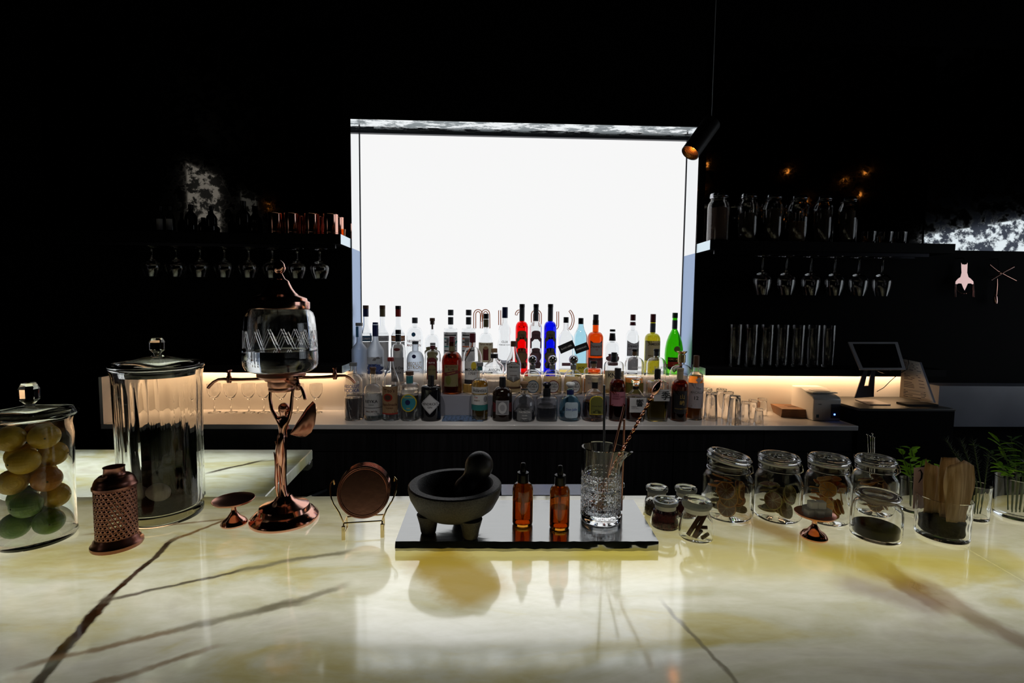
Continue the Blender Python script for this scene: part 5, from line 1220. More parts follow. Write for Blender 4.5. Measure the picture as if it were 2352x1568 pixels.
rp = hn.nodes.new('ShaderNodeValToRGB'); rp.color_ramp.elements[0].color = (.58, .40, .20, 1); rp.color_ramp.elements[1].color = (.90, .74, .52, 1); rp.color_ramp.elements[0].position = .35; rp.color_ramp.elements[1].position = .65
hn.links.new(wv.outputs[0], rp.inputs[0])
for nd_ in hn.nodes:
    if nd_.type == 'BSDF_PRINCIPLED': hn.links.new(rp.outputs[0], nd_.inputs['Base Color'])
    if nd_.type == 'BSDF_TRANSLUCENT': hn.links.new(rp.outputs[0], nd_.inputs[0])
zh = sp.Z(1058)
for i, (dx, dy, rz_, w0, w1, hh, lab) in enumerate(((.002, -.024, .08, .036, .034, 1.0, 'broad folded corn husk standing foremost in the tumbler'), (.008, -.002, .02, .034, .030, 1.02, 'folded corn husk with curled tip in the tumbler'), (-.010, .018, .10, .030, .026, .93, 'narrow corn husk behind the broad one in the tumbler'))):
    g = G(); nx, nz_ = 16, 18; z0 = H*.50
    for j in range(nz_+1):
        v = j/nz_; zz_ = z0+(zh*hh-z0)*v
        wd = (w0*.55+(w1-w0*.55)*min(1, v*1.6))*(1-.14*max(0, v-.75)*4)
        for k in range(nx+1):
            u = -1+2*k/nx; th = u*1.9
            x = wd*sin(th)*1.0; y = -wd*.26*cos(th)+.004*v*v+.0014*sin(9*u)+.0010*sin(21*u)
            dz = (.010*cos(u*2.2+i)-.006*abs(sin(3*u)))*max(0, v-.7)/.3
            g.v.append((x+.004*v, y, zz_+dz))
    for j in range(nz_):
        for k in range(nx): a = j*(nx+1)+k; g.f.append((a, a+1, a+nx+2, a+nx+1))
    o = obj('corn_husk', g, HUSK, None, solid=.0012, loc=sp.P+Vector((dx, dy, 0)), rot=(0, .02, rz_), sharp=60, recalc=False); tag(o, lab, 'husk')
o = thing('name_card', 'pale pink card with a dark flourish in the husk tumbler', 'card', sp.P+Vector((-.022, .034, H*.53))); o.rotation_euler = (0, -.04, 0)
obj('card', G().box(-.012, .014, -.0005, .0005, 0, sp.Z(1088)-H*.5), paper('pink_card', (.72, .55, .58), .3), o)
zc_ = sp.Z(1100)-H*.5
obj('flourish', G().tube([(-.002, -.001, zc_-.022), (.004, -.001, zc_-.012), (.005, -.001, zc_-.002), (.001, -.001, zc_+.006), (-.003, -.001, zc_+.003)], [.0006, .0016, .0018, .0014, .0005], 6), IK, o)
# ------------------------------------------------------------------ herbs
LEAF = pr('leaf_green', (.055, .14, .02), .5); LEAFB = paper('leaf_bright', (.22, .46, .03), .55); ROSE = pr('rosemary', (.05, .075, .05), .7); STEMG = pr('stem_green', (.06, .10, .03), .6)
def leaf_geo(L_, W_):
    g = G(); n = 6
    for i in range(n+1):
        u = i/n; w_ = W_*sin(pi*min(1, u*.93+.05))**.8*(1.0 if i % 2 else .86)
        g.v += [(-w_, u*L_, .0015*sin(u*3)+.12*w_), (0, u*L_, .0015*sin(u*3)-.06*L_*u*u), (w_, u*L_, .0015*sin(u*3)+.12*w_)]
    for i in range(n):
        a = i*3; g.f += [(a, a+1, a+4, a+3), (a+1, a+2, a+5, a+4)]
    return g
_stems = []; _leaves = []      # points already taken by other sprigs
def stem_pts(P0, PR, P1, n=14):
    L_ = []
    for k in range(n+1): L_.append(P0+(PR-P0)*(k/n))
    for k in range(1, n+1): L_.append(PR+(P1-PR)*(k/n))
    return L_
def bouquet(sp, specs, Rin, H):
    """tips fan out from the mouth of the glass in the order of their angles, so stems never cross"""
    sp_ = []
    order = sorted(range(len(specs)), key=lambda i: specs[i][0].x)
    for rank, i in enumerate(order):
        u = -1+2*(rank+.5)/len(specs); yy = (.45 if rank % 2 else -.45)
        rim = sp.P+Vector((u*Rin*.70, yy*Rin*.62, H)); low = sp.P+Vector((u*Rin*.52, yy*Rin*.42, .012))
        tip = Vector((specs[i][0].x, sp.P.y+yy*.05, specs[i][0].z))
        if tip.z < H+sp.P.z+.02: tip.z = H+sp.P.z+.02
        sp_.append((i, low, rim, tip))
    for i, low, rim, tip in sp_: _stems.append((id(specs[i]), stem_pts(low, rim, tip)))
    for i, low, rim, tip in sp_:
        _, lab, grp, nl_, L_, W_, mat, seed, kind = specs[i]; me_ = id(specs[i]); rnd = random.Random(seed)
        root = thing('herb_sprig', lab, 'herb', low, 0, grp)
        obj('stem', G().tube([(0, 0, 0), tuple(rim-low), tuple(rim-low+(tip-rim)*.5), tuple(tip-low)], [.0014, .0013, .0011, .0007], 6), STEMG, root)
        others = [q_ for k_, pts in _stems if k_ != me_ for q_ in pts]
        ax = tip-rim; b0 = ax.normalized(); e1 = b0.orthogonal().normalized(); e2 = b0.cross(e1); own = stem_pts(low, rim, tip)
        if kind == 'needle':
            g = G()
            for k in range(80):
                u = .12+.88*k/79; p = rim+ax*u; a = k*2.4
                d = ((e1*cos(a)+e2*sin(a))*.8+b0*.7).normalized(); q2 = p+d*.015*rnd.uniform(.6, 1.1)
                if min((q2-o_).length for o_ in others) < .010 or any((q2-o_).length < .010 for o_ in _leaves): continue
                sd_ = d.cross(b0).normalized()*.0009; b = len(g.v); g.v += [tuple(p-sd_-low), tuple(p+sd_-low), tuple(q2-low)]; g.f.append((b, b+1, b+2)); 
            nd2 = obj('needles', g, ROSE, root, sharp=0, recalc=False); nd2['kind'] = 'stuff'
            _leaves.extend(rim+ax*(.12+.88*k/20) for k in range(21))
            continue
        src = None; mine = []
        for k in range(nl_):
            u = .10+.88*k/max(1, nl_-1); p = rim+ax*u
            for tr in range(14):
                a = k*2.4+rnd.uniform(-.9, .9)+tr*.7; lift_ = rnd.uniform(-.1, .7); sc = rnd.uniform(.7, 1.1)*(1 if tr < 8 else .75)
                d = Vector((-sin(a)*cos(lift_), cos(a)*cos(lift_), sin(lift_)))
                pts = [p+d*(L_*sc*f) for f in (.25, .5, .75, 1.0)]
                if min(q_.z for q_ in pts) < rim.z+.004 and u < .4 and (Vector((pts[-1].x-sp.P.x, pts[-1].y-sp.P.y))).length > Rin*.7: continue
                if min(min((q_-o_).length for o_ in others) for q_ in pts) < W_*sc+.003: continue
                if any((q_-o_).length < 2*W_*sc+.002 for q_ in pts for o_ in _leaves): continue
                break
            else: continue
            if src is None: src = obj('leaf', leaf_geo(L_, W_), mat, root, sharp=0, recalc=False); o = src
            else: o = bpy.data.objects.new('leaf', src.data); COL.objects.link(o); o.parent = root
            o.location = p-low; o.rotation_euler = (lift_, 0, a); o.scale = (sc, sc, sc)
            mine += pts
        _leaves.extend(mine)
# glass with mint behind the clip jars
def hp(px, py, dY, sp): Y = sp.P.y+dY; return atY(px, py, Y)
sp = Spot(2096, 1172)
_, R0, R1, Hh = tumbler('herb_glass', 'plain tumbler of mint tucked behind the syrup jar', sp, 34, 36, 1100, JG)
bouquet(sp, [(hp(px, py, 0, sp), 'bright mint sprig in the tumbler behind the syrup jar', 'mint sprigs behind the syrup jar', 8, .024, .009, LEAFB, 20+i, 'leaf') for i, (px, py) in enumerate(((2072, 1052), (2085, 1030), (2099, 1050), (2112, 1040)))], R0-.003, Hh)
sp = Spot(2236, 1190)
_, R0, R1, Hh = tumbler('herb_glass', 'cut tumbler of rosemary standing behind the corn husks', sp, 37, 39, 1112, JG, pattern=.025, seg=72)
bouquet(sp, [(hp(px, py, 0, sp), 'bright mint sprig leaning beside the rosemary', 'mint sprigs beside the rosemary', 7, .022, .009, LEAFB, 60+i, 'leaf') for i, (px, py) in enumerate(((2136, 1060), (2152, 1075)))]
        +[(hp(px, py, 0, sp), 'dark rosemary sprig rising behind the corn husks', 'rosemary sprigs behind the husks', 0, 0, 0, None, 40+i, 'needle') for i, (px, py) in enumerate(((2174, 1032), (2193, 1014), (2213, 1006), (2230, 1018), (2248, 1034)))], R0-.004, Hh)
sp = Spot(2332, 1185)
_, R0, R1, Hh = tumbler('herb_vase', 'wide glass vase of leafy green herb stems', sp, 56, 60, 1096, JG, .003, .008)
bouquet(sp, [(hp(px, py, 0, sp), 'long leaved dark herb stem in the wide vase', 'herb stems in the wide vase', 14, .030, .0058, LEAF if i % 3 else LEAFB, 80+i, 'leaf') for i, (px, py) in enumerate(((2276, 1062), (2290, 1036), (2304, 1056), (2318, 1020), (2332, 1050), (2346, 1010), (2360, 1045), (2376, 1028)))], R0-.004, Hh)
sp = Spot(2003, 1148)
pc = tumbler('pick_cup', 'slim glass of cocktail picks behind the peel jar', sp, 16, 18, 1090, JG, .002, .006)
for i, (px, py) in enumerate(((1992, 998), (1999, 1001), (2004, 996), (2008, 1004))):
    P1 = hp(px, py, 0, sp); P0 = sp.P+Vector((-.004+.003*i, 0, .0075))
    o = stick('cocktail_pick', 'thin steel cocktail pick rising behind the peel jar', 'pick', P0, P1, .0009, CHROME); o['group'] = 'cocktail picks behind the peel jar'
    L_ = (P1-P0).length
    obj('pick_bead', G().ball((0, 0, L_), .002, 10, 8), CHROME, o)
# ------------------------------------------------------------------ back counter, left: stemmed glasses
THIN = glass('thin_glass', (1, 1, 1), 0, 1.5)
def stemware(name, lab, grp, P, R, H, kind, inv=False, mat=THIN, cat='glass'):
    root = thing(name, lab, cat, P, 0, grp)
    if kind == 'nick':
        o = [(0, 0), (R*.92, 0), (R*.9, .0015), (R*.3, .004), (.003, .009), (.0028, H*.42), (.006, H*.46), (R*.55, H*.54), (R*.9, H*.68), (R, H*.84), (R*.97, H)]
        i_ = [(R*.97-.0014, H), (R-.0016, H*.84), (R*.9-.0016, H*.69), (R*.52, H*.56), (0, H*.49)]
    else:
        o = [(0, 0), (R*.86, 0), (R*.85, .0015), (R*.25, .004), (.0035, .010), (.003, H*.36), (.007, H*.41), (R*.6, H*.46), (R*.95, H*.56), (R, H*.64), (R*.92, H*.8), (R*.68, H)]
        i_ = [(R*.68-.0012, H), (R*.92-.0016, H*.8), (R-.0016, H*.64), (R*.93, H*.57), (R*.55, H*.48), (0, H*.44)]
    if inv: o = [(a, -b) for a, b in o]; i_ = [(a, -b) for a, b in i_]
    obj('bowl_and_stem', G().lathe(o+i_, 32), mat, root, sharp=60)
    return root
src = None
for px in (493, 531, 572, 606, 646, 684, 727):
    P = at(px, 947, ZB); P.z = ZB+.0005
    if src is None:
        R = rad(34, px, P); H = zpix(P.x, P.y, 881)-ZB
        src = stemware('cocktail_glass', 'small stemmed cocktail glass under the warm strip light', 'stemmed glasses on the back counter', P, R, H, 'nick')
    else:
        c = copy_tree(src); c.location = P
# hanging wine glasses
def hang(pxs, ybot, w_, lab, grp, kind):
    s0 = None
    for px in pxs:
        Y = SF+.063; X = xpix(px, Y, zs0-.1); P = Vector((X, Y, zs0-.0165))
        if s0 is None:
            R = rad(w_, px, P); H = P.z-zpix(X, Y, ybot); s0 = stemware('wine_glass', lab, grp, P, R, H, kind, True)
        else: c = copy_tree(s0); c.location = P
        # foot plate hooks on the two rails: a short dark runner above each glass
hang((735, 683, 626, 572, 516, 460, 405, 350), 640, 48, 'wine glass hanging upside down under the copper cup shelf', 'wine glasses hanging under the cup shelf', 'wine')
hang((1751, 1806, 1862, 1917, 1972, 2026), 677, 44, 'wine glass hanging upside down under the storage jar shelf', 'wine glasses hanging under the jar shelf', 'wine')
# highballs on the lower right shelf
s0 = None
for px in (1687, 1723, 1759, 1794, 1830, 1865, 1900):
    Y = SF+.07; X = xpix(px, Y, zl1); P = Vector((X, Y, zl1+.0005))
    if s0 is None:
        R = rad(30, px, P); H = zpix(X, Y, 745)-zl1
        s0 = thing('highball_glass', 'tall highball glass on the lower dark shelf', 'glass', P, 0, 'highball glasses on the lower shelf')
        obj('body', G().lathe([(0, 0), (R*.8, 0), (R*.86, .003), (R*.9, H*.3), (R, H*.84), (R*.97, H*.86), (R, H), (R-.0018, H), (R*.95, H*.85), (R*.86, H*.3), (R*.8, .012), (0, .012)], 36), CLEAR, s0, sharp=40)
    else: c = copy_tree(s0); c.location = P
# copper cups on the upper left shelf
s0 = None
def mug_at(px, w_, dY, lab):
    global s0
    Y = SF+dY; X = xpix(px, Y, zs1); P = Vector((X, Y, zs1+.0005))
    if s0 is None:
        R = .031; H = zpix(X, Y, 493)-zs1
        s0 = thing('copper_cup', lab, 'cup', P, 0)
        obj('cup', G().lathe([(0, 0), (R*.92, 0), (R, .002), (R, .006), (R*.985, .0075), (R, .009), (R*.985, .011), (R*.985, H-.003), (R*1.02, H), (R*.97, H), (R*.95, .004), (0, .004)], 40), COPPER, s0)
        obj('base_band', G().tube([(R*1.0*cos(2*pi*k/40), R*1.0*sin(2*pi*k/40), .0085) for k in range(40)], .0009, 6, closed=True), COPPERD, s0)
        o = s0
    else: o = copy_tree(s0); o.location = P; o['label'] = lab
    o['group'] = 'copper cups on the upper shelf'
    return o
for px, dY, lab in ((760, .034, 'polished copper cup standing nearest the glowing panel'), (717, .034, 'polished copper cup in the front row on the upper shelf'), (671, .034, 'polished copper cup in the front row on the upper shelf'), (634, .034, 'polished copper cup in the front row on the upper shelf'), (774, .106, 'copper cup tucked behind the one nearest the panel'), (736, .106, 'copper cup in the back row on the upper shelf'), (693, .106, 'copper cup in the back row on the upper shelf')):
    mug_at(px, 36, dY, lab)
# dark bottles on the upper left shelf
def shelf_bottle(px, dY, w_, topy, lab, mat=GBK, lb=None):
    Y = SF+dY; X = xpix(px, Y, zs1); P = Vector((X, Y, zs1+.0005)); R = rad(w_, px, P); H = zpix(X, Y, topy)-zs1
    r = thing('bottle', lab, 'bottle', P, 0, 'dark bottles on the upper shelf')
    obj('body', G().lathe([(0, 0), (R*.95, 0), (R, .003), (R, H*.55), (R*.9, H*.63), (R*.45, H*.74), (R*.36, H*.8), (R*.36, H*.9), (0, H*.9)], 28), mat, r)
    obj('cap', G().lathe([(0, H*.86), (R*.42, H*.86), (R*.42, H), (0, H)], 20), CB, r)
    if lb: patch('rect', H*.32, H*.2, R*.8, R, lb, r)
for px, dY, w_, ty, lab, lb in ((440, .07, 30, 470, 'dark unlabelled bottle on the upper shelf, tall', None), (468, .10, 26, 500, 'short dark bottle between two taller ones on upper shelf', None), (487, .06, 26, 474, 'slim dark bottle with round stopper on the upper shelf', None),
                           (560, .09, 34, 462, 'broad dark bottle beside the copper cups', None), (585, .05, 24, 505, 'short dark bottle touching the copper cups row', None), (371, .07, 22, 474, 'dark bottle with dull white label, far from the panel', LG), (393, .07, 22, 474, 'dark bottle with dull white label, second from shelf end', LG)):
    shelf_bottle(px, dY, w_, ty, lab, GBK, lb)
Y = SF+.10; X = nl-.022
r = thing('shot_glass', 'small amber shot glass at the shelf end beside panel', 'glass', (X, Y, zs1+.0005)); Hs = .035
obj('body', G().lathe([(0, 0), (.011, 0), (.014, Hs), (.0128, Hs), (.010, .005), (0, .005)], 24), GA, r)
# mason jars on the upper right shelf
CHIP = {'bark': pr('bark_chips', (.10, .06, .045), .85), 'tea': pr('dark_tea', (.03, .02, .012), .9), 'seed': pr('amber_seeds', (.10, .055, .02), .8)}
def mason(px, w_, topy, lab, fillm, lv, nchip, seed):
    Y = SF+.065; X = xpix(px, Y, zs1); P = Vector((X, Y, zs1+.0005)); R = min(.048, rad(w_, px, P)); H = zpix(X, Y, topy)-zs1
    r = thing('storage_jar', lab, 'jar', P)
    out = [(0, 0), (R*.9, 0), (R, .004), (R, H*.72), (R*.95, H*.79), (R*.80, H*.85), (R*.76, H*.87), (R*.76, H*.95)]
    obj('body', G().lathe(jar_walls(out, .003, .006), 40), CLEAR, r, sharp=50)
    ld = obj('lid', G().lathe([(0, H*.94), (R*.80, H*.90), (R*.82, H*.905), (R*.82, H*.985), (R*.78, H), (R*.6, H), (R*.58, H-.001), (0, H-.001)], 40), CSV, r)
    obj('lid_band', G().tube([(R*.825*cos(2*pi*k/32), R*.825*sin(2*pi*k/32), H*.94) for k in range(32)], .0016, 6, closed=True), CSV, ld)
    rnd = random.Random(seed); g = G(); Rc = R-.0065; hc = H*lv
    g.lathe([(0, .0075), (Rc*.9, .0075), (Rc*.92, .01), (Rc*.92, min(hc, H*.70)), (0, min(hc, H*.72))], 24)
    for k in range(nchip):
        a = rnd.uniform(0, 2*pi); z = .012+(min(hc, H*.72)-.014)*rnd.random(); rr = Rc*rnd.uniform(.9, .95)
        c = Vector((rr*cos(a), rr*sin(a), z)); d = Vector((-sin(a), cos(a), rnd.uniform(-1.2, 1.2))).normalized()*rnd.uniform(.004, .009)
        c2 = Vector((c.x, c.y, 0)).normalized()*.0016
        g.tube([c-d*.6-c2, c-c2*.3+Vector((0, 0, .001)), c+d*.6-c2], [.0008, .0014, .0007], 4)
    o = obj('dried_chips', g, CHIP[fillm], None, loc=P, sharp=30); tag(o, 'dried contents inside the %s' % lab.replace('screw top ', ''), 'spice'); o['kind'] = 'stuff'
for i, (px, w_, ty, lab, fm, lv, nc) in enumerate(((1647, 53, 446, 'screw top jar of curly bark chips beside the panel', 'bark', .85, 420), (1714, 50, 447, 'screw top jar second from the panel, dark tea', 'tea', .6, 60), (1771, 48, 449, 'screw top jar third from the panel, dark leaves', 'tea', .7, 120), (1829, 50, 451, 'screw top jar of amber seeds, fourth from panel', 'seed', .45, 260), (1886, 46, 452, 'screw top jar fifth from the panel, black leaves', 'tea', .7, 120), (1943, 46, 454, 'screw top jar last in the row, black curls', 'tea', .8, 200))):
    mason(px, w_, ty, lab, fm, lv, nc, 100+i)
s0 = None
for px in (1994, 2032, 2064):
    Y = SF+.06; X = xpix(px, Y, zs1); P = Vector((X, Y, zs1+.0005))
    if s0 is None:
        s0 = thing('rocks_glass', 'low rocks glass at the end of the jar shelf', 'glass', P, 0, 'rocks glasses on the jar shelf'); R = .028; H = .055
        obj('body', G().lathe([(0, 0), (R*.85, 0), (R*.9, .003), (R, H), (R-.002, H), (R*.88, .010), (0, .010)], 28), CLEAR, s0, sharp=50)
    else: c = copy_tree(s0); c.location = P
# ------------------------------------------------------------------ back counter, right: upturned tumblers
def upturned(px, py, wb, wt, topy, lab, flute, grp):
    P = at(px, py, ZB); sp = Spot(px, py, ZB)
    tumbler('tumbler', lab, sp, wb, wt, topy, THIN, .0022, .012, True, flute, 72, 'glass', grp)
for a in ((1622, 956, 15, 12, 891), (1632, 964, 16.5, 12.5, 899), (1655, 958, 16, 12.5, 892), (1671, 962, 15, 12, 898), (1686, 973, 17.5, 13, 907)):
    upturned(*a, 'tall fluted tumbler standing upside down on back counter', 30, 'tall upturned tumblers on the back counter')
for a in ((1710, 968, 12, 9.5, 921), (1727, 961, 12, 9.5, 917), (1742, 972, 11.5, 9, 937), (1749, 953, 13, 11, 914)):
    upturned(*a, 'short clear tumbler standing upside down on back counter', 0, 'short upturned tumblers on the back counter')
# wooden menu boards
WDB = pr('walnut_board', (.22, .10, .045), .45, vary=(14, (.15, .065, .03), (.30, .15, .07)))
p = at(1830, 955, ZB)
for i in range(6):
    o = thing('menu_board', 'thin walnut menu board on top of the stack' if i == 5 else 'thin walnut menu board in the stack beside the printer', 'board', (p.x-.001*i, p.y+.012+.0012*i, ZB+.0006+i*.0066), radians(-14+1.3*i), 'walnut boards stacked by the printer')
    obj('board', G().box(-.078, .072, -.062, .062, 0, .006), WDB, o, bev=.0008)
    if i == 5: obj('engraving', G().box(-.03, .02, -.012, .0, .006, .0063), pr('burnt_mark', (.06, .03, .015), .7), o); obj('engraving', G().box(-.035, .03, .012, .018, .006, .0063), bpy.data.materials['burnt_mark'], o)
# receipt printer
p = at(1912, 967, ZB)
pn = thing('receipt_printer', 'white receipt printer with paper slip on back counter', 'printer', (BX1-.003-.062-.010, p.y+.005, ZB+.0005), 0)
hw, dp, hp_ = .062, .165, zpix(p.x, p.y, 905)-ZB
g = G(); pr_ = [(-.0, 0), (0, hp_*.80), (.012, hp_*.88), (.05, hp_*.95), (.10, hp_*1.10), (dp, hp_*1.10), (dp, 0)]
b = len(g.v)
for x in (-hw, hw): g.v += [(x, y, z) for y, z in pr_]
n = len(pr_); g.f += [tuple(range(n)), tuple(reversed(range(n, 2*n)))]+[(i, n+i, n+(i+1) % n, (i+1) % n) for i in range(n)]
obj('housing', g, WHITEP, pn, bev=.004)
obj('lid', G().poly([(-hw+.004, .018), (hw-.004, .018), (hw-.004, .10), (-hw+.004, .10)], hp_*.985, hp_*1.03), WHITEP, pn, bev=.003)
obj('paper_slip', G().box(-.035, .03, .03, .085, hp_*1.032, hp_*1.045), paper('slip', (.7, .7, .7), .2), pn)
obj('front_panel', G().box(.018, hw-.003, -.002, 0, .012, hp_*.62), pr('printer_grey', (.07, .075, .10), .4), pn)
obj('indicator', G().box(.030, .036, -.0035, -.002, .026, .032), emit('blue_led', (.1, .25, 1), 6), pn)
obj('badge', G().box(-hw+.014, -hw+.026, -.001, .0, .014, .028), pr('badge_blue', (.03, .10, .16), .5), pn)
t_ = lettering('star', .006, hp_*.62, .001, IK, pn, -.034, None, True, 0, .001)
# ------------------------------------------------------------------ till box with tablet
zt = zpix(1.5, 2.05, 926)
px0, px1 = at(1958, 985, ZB).x, 1.99
tb = thing('till_shade_case', 'black till box under the tablet stand, its case standing in for shade', 'cabinet', (0, 0, 0))
tx0 = BX1+.003; tx1 = 1.96
ztl = zpix(tx0, 2.0, 938)
obj('case', G().poly([(tx0, 2.004), (tx1, 2.004), (tx1, 2.285), (tx0, 2.285)], .0005, ztl-.012), BLACK, tb)  # case runs to the floor, its black standing for the counter's shade
obj('top', G().poly([(tx0, 2.0), (tx1, 2.0), (tx1, 2.285), (tx0, 2.285)], ztl-.0118, ztl), pr('till_top', (.03, .03, .03), .4), tb, bev=.002)
ALU = pr('dark_aluminium', (.16, .15, .17), .38, 1)
p = at(2010, 922, ztl); c = Vector((p.x, p.y, ztl+.0005)); s_ = mpp(c)
def tq(px, py, Y): v = atY(px, py, Y); return v
ts = thing('tablet_stand', 'aluminium desk stand with slotted arm', 'stand', c)
Y0 = c.y
W = lambda px, py, Y: atY(px, py, Y)-c
g = G()
f0 = [Vector((xpix(px_, Y_, ztl), Y_, 0))-Vector((c.x, c.y, 0)) for px_, Y_ in ((1964, 2.19), (1998, 2.07), (2046, 2.07), (2010, 2.19))]
g.poly([(v.x, v.y) for v in f0], .0, .004); obj('foot', g, ALU, ts, bev=.001)
a, b, cc, d = W(1963, 914, Y0+.005), W(2007, 911, Y0+.005), W(2011, 845, 2.125), W(1986, 845, 2.125)
ex = lambda v, u, w_: v
g = G()
def lerp(p, q_, t): return p+(q_-p)*t
L0, L1, R0_, R1_ = a, d, b, cc
off = Vector((0, .004, 0))
cols = (0, .36, .64, 1)
rows = (0, .40, .93, 1)
grid = [[lerp(lerp(L0, L1, v), lerp(R0_, R1_, v), u) for u in cols] for v in rows]
for sd_ in (Vector(), off):
    for r_ in grid:
        for v in r_: g.v.append(tuple(v+sd_))
for j in range(3):
    for i in range(3):
        if i == 1 and j == 1: continue
        k = j*4+i; g.f += [(k, k+1, k+5, k+4), (16+k, 16+k+4, 16+k+5, 16+k+1)]
for e_ in ((0, 1), (1, 2), (2, 3), (3, 7), (7, 11), (11, 15), (15, 14), (14, 13), (13, 12), (12, 8), (8, 4), (4, 0), (5, 6), (6, 10), (10, 9), (9, 5)): g.f.append((e_[0], e_[1], 16+e_[1], 16+e_[0]))
obj('slotted_arm', g, ALU, ts)
obj('cradle', G().tube([tuple(W(2012, 850, 2.10)), tuple(W(2030, 856, 2.085)), tuple(W(2052, 848, 2.10))], .003, 8), CHROME, ts)
tbt = thing('tablet', 'white framed tablet with dark screen tilted on the stand', 'tablet', c)
Yb, Yt = 2.085, 2.138
A, B, Cc, Dd = W(1976, 849, Yb), W(2081, 849, Yb), W(2062, 785, Yt), W(1949, 785, Yt)
def plate(k0, k1, mat, name, inset=0):
    ctr = (A+B+Cc+Dd)/4; nrm = (B-A).cross(Dd-A).normalized(); g = G(); q4 = []
    for v in (A, B, Cc, Dd): q4.append(v+(ctr-v)*inset)
    g.v = [tuple(v+nrm*k0) for v in q4]+[tuple(v+nrm*k1) for v in q4]
    g.f = [(0, 1, 2, 3), (7, 6, 5, 4)]+[(i, (i+1) % 4, 4+(i+1) % 4, 4+i) for i in range(4)]
    return obj(name, g, mat, tbt, bev=.0006)
plate(-.006, 0, pr('tablet_body', (.30, .31, .36), .4), 'body'); plate(0, .0005, BLACKG, 'screen', .14)
pk = at(2034, 911, ztl)
pu = thing('power_puck', 'round white charging puck behind the tablet stand', 'puck', (pk.x+.02, pk.y+.03, ztl+.0005))
obj('puck', G().lathe([(0, 0), (.020, 0), (.022, .003), (.022, .010), (.020, .012), (.017, .013), (.017, .022), (.015, .024), (0, .024)], 28), WHITEP, pu)
cb = obj('charging_cable', G().tube([tuple(atY(*v)) for v in ((2014, 899, 2.09), (2030, 890, 2.085), (2046, 874, 2.075), (2062, 860, 2.065), (2084, 848, 2.062), (2088, 834, 2.066), (2085, 822, 2.08), (2076, 819, 2.10))], .0014, 6), CB); tag(cb, 'thin dark charging cable running up to the tablet', 'cable')
# menu on a leaning board
mn = thing('menu_stand', 'printed paper menu on a leaning clear holder', 'menu', (0, 0, 0))
Yn = 2.095
q0, q1, q2_, q3 = atY(2066, 912, Yn), atY(2145, 925, Yn-.03), atY(2112, 832, Yn+.035), atY(2072, 824, Yn+.04)
q0.z = max(q0.z, ztl+.001); q1.z = max(q1.z, ztl+.001)
MENU = paper('menu_paper', (.85, .78, .70), .65)
g = G(); nu, nv = 8, 10
bend = lambda u, v: Vector((0, -.012*sin(pi*u)*(.4+.6*v), 0))
mp_ = lambda u, v: lerp(lerp(q0, q3, v), lerp(q1, q2_, v), u)+bend(u, v)
for j in range(nv+1):
    for i in range(nu+1): g.v.append(tuple(mp_(i/nu, j/nv)))
for j in range(nv):
    for i in range(nu): k = j*(nu+1)+i; g.f.append((k, k+1, k+nu+2, k+nu+1))
obj('menu_sheet', g, MENU, mn, solid=.0006, recalc=False)
g = G(); rnd = random.Random(9); nm_ = (q1-q0).cross(q3-q0).normalized()
if nm_.y > 0: nm_ = -nm_
for j in range(22):
    v = .05+.9*j/22
    if j in (5, 10, 15): continue
    for (u0, u1) in ((.10, .10+rnd.uniform(.12, .5)), (.62, .62+rnd.uniform(.1, .28))) if j % 2 else ((.10, .10+rnd.uniform(.3, .75)),):
        b = len(g.v)
        for uu, vv in ((u0, v), (u1, v), (u1, v+.014), (u0, v+.014)): g.v.append(tuple(mp_(uu, vv)+nm_*.0012))
        g.f.append((b, b+1, b+2, b+3))
obj('print_line', g, pr('menu_ink', (.10, .08, .09), .7), mn, sharp=0, recalc=False).__setitem__('kind', 'stuff')
e1_ = Vector((.012, 0, 0))
g = G(); g.v = [tuple(v+Vector((0, .003, 0))) for v in (q1-e1_*.2, q1+e1_, q2_+e1_, q2_-e1_*.2)]+[tuple(v+Vector((0, .007, 0))) for v in (q1-e1_*.2, q1+e1_, q2_+e1_, q2_-e1_*.2)]
g.f = [(0, 1, 2, 3), (7, 6, 5, 4)]+[(i, (i+1) % 4, 4+(i+1) % 4, 4+i) for i in range(4)]
obj('holder_back', g, pr('holder_blue', (.03, .04, .10), .3), mn)
obj('clip_foot', G().box(q0.x+.004, q1.x+.012, q1.y-.01, q0.y+.02, ztl+.0002, ztl+.008), BLACKM, mn)
# ------------------------------------------------------------------ pendant spot lamp
Yl = 1.95
A = atY(1587, 349, Yl); Bp = atY(1634, 283, Yl+.03)
ax = (Bp-A); ln = ax.length; R = .036
pl = thing('spot_pendant', 'black cylinder spot lamp hanging on a thin cable', 'lamp', A)
rq = ax.to_track_quat('Z', 'Y').to_euler()
tube_ = obj('shade', G().lathe([(R, -.006), (R, ln), (R*.8, ln+.006), (0, ln+.007), (0, ln-.004), (R*.9, ln-.004), (R*.92, -.004), (R, -.006)], 40), pr('lamp_black', (.006, .006, .008), .4), pl, rot=rq)
obj('reflector', G().lathe([(R*.90, .016), (R*.6, .040), (0, .046), (0, .044), (R*.58, .038), (R*.86, .015), (R*.90, .016)], 36), pr('gold_reflector', (.8, .40, .12), .3, 1), tube_)
obj('bulb', G().ball((0, 0, .030), .009, 14, 10), emit('lamp_glow', (1, .42, .08), 6), tube_)
g = G()
for k in range(-4, 5):
    hw_ = sqrt(max(0, .8-(k/5)**2))*R*.98; g.box(k*R*.19-.0006, k*R*.19+.0006, -hw_, hw_, .006, .0075)
obj('louvre', g, pr('louvre_gold', (.30, .14, .05), .4, .8), tube_)
top_ = Bp+Vector((0, 0, .012)); cxp = atY(1635, 60, Yl+.03)
obj('cable', G().tube([tuple(top_-A), (top_.x-A.x, top_.y-A.y, RZ1-A.z)], .0012, 6), pr('cable_grey', (.3, .33, .38), .4), pl)
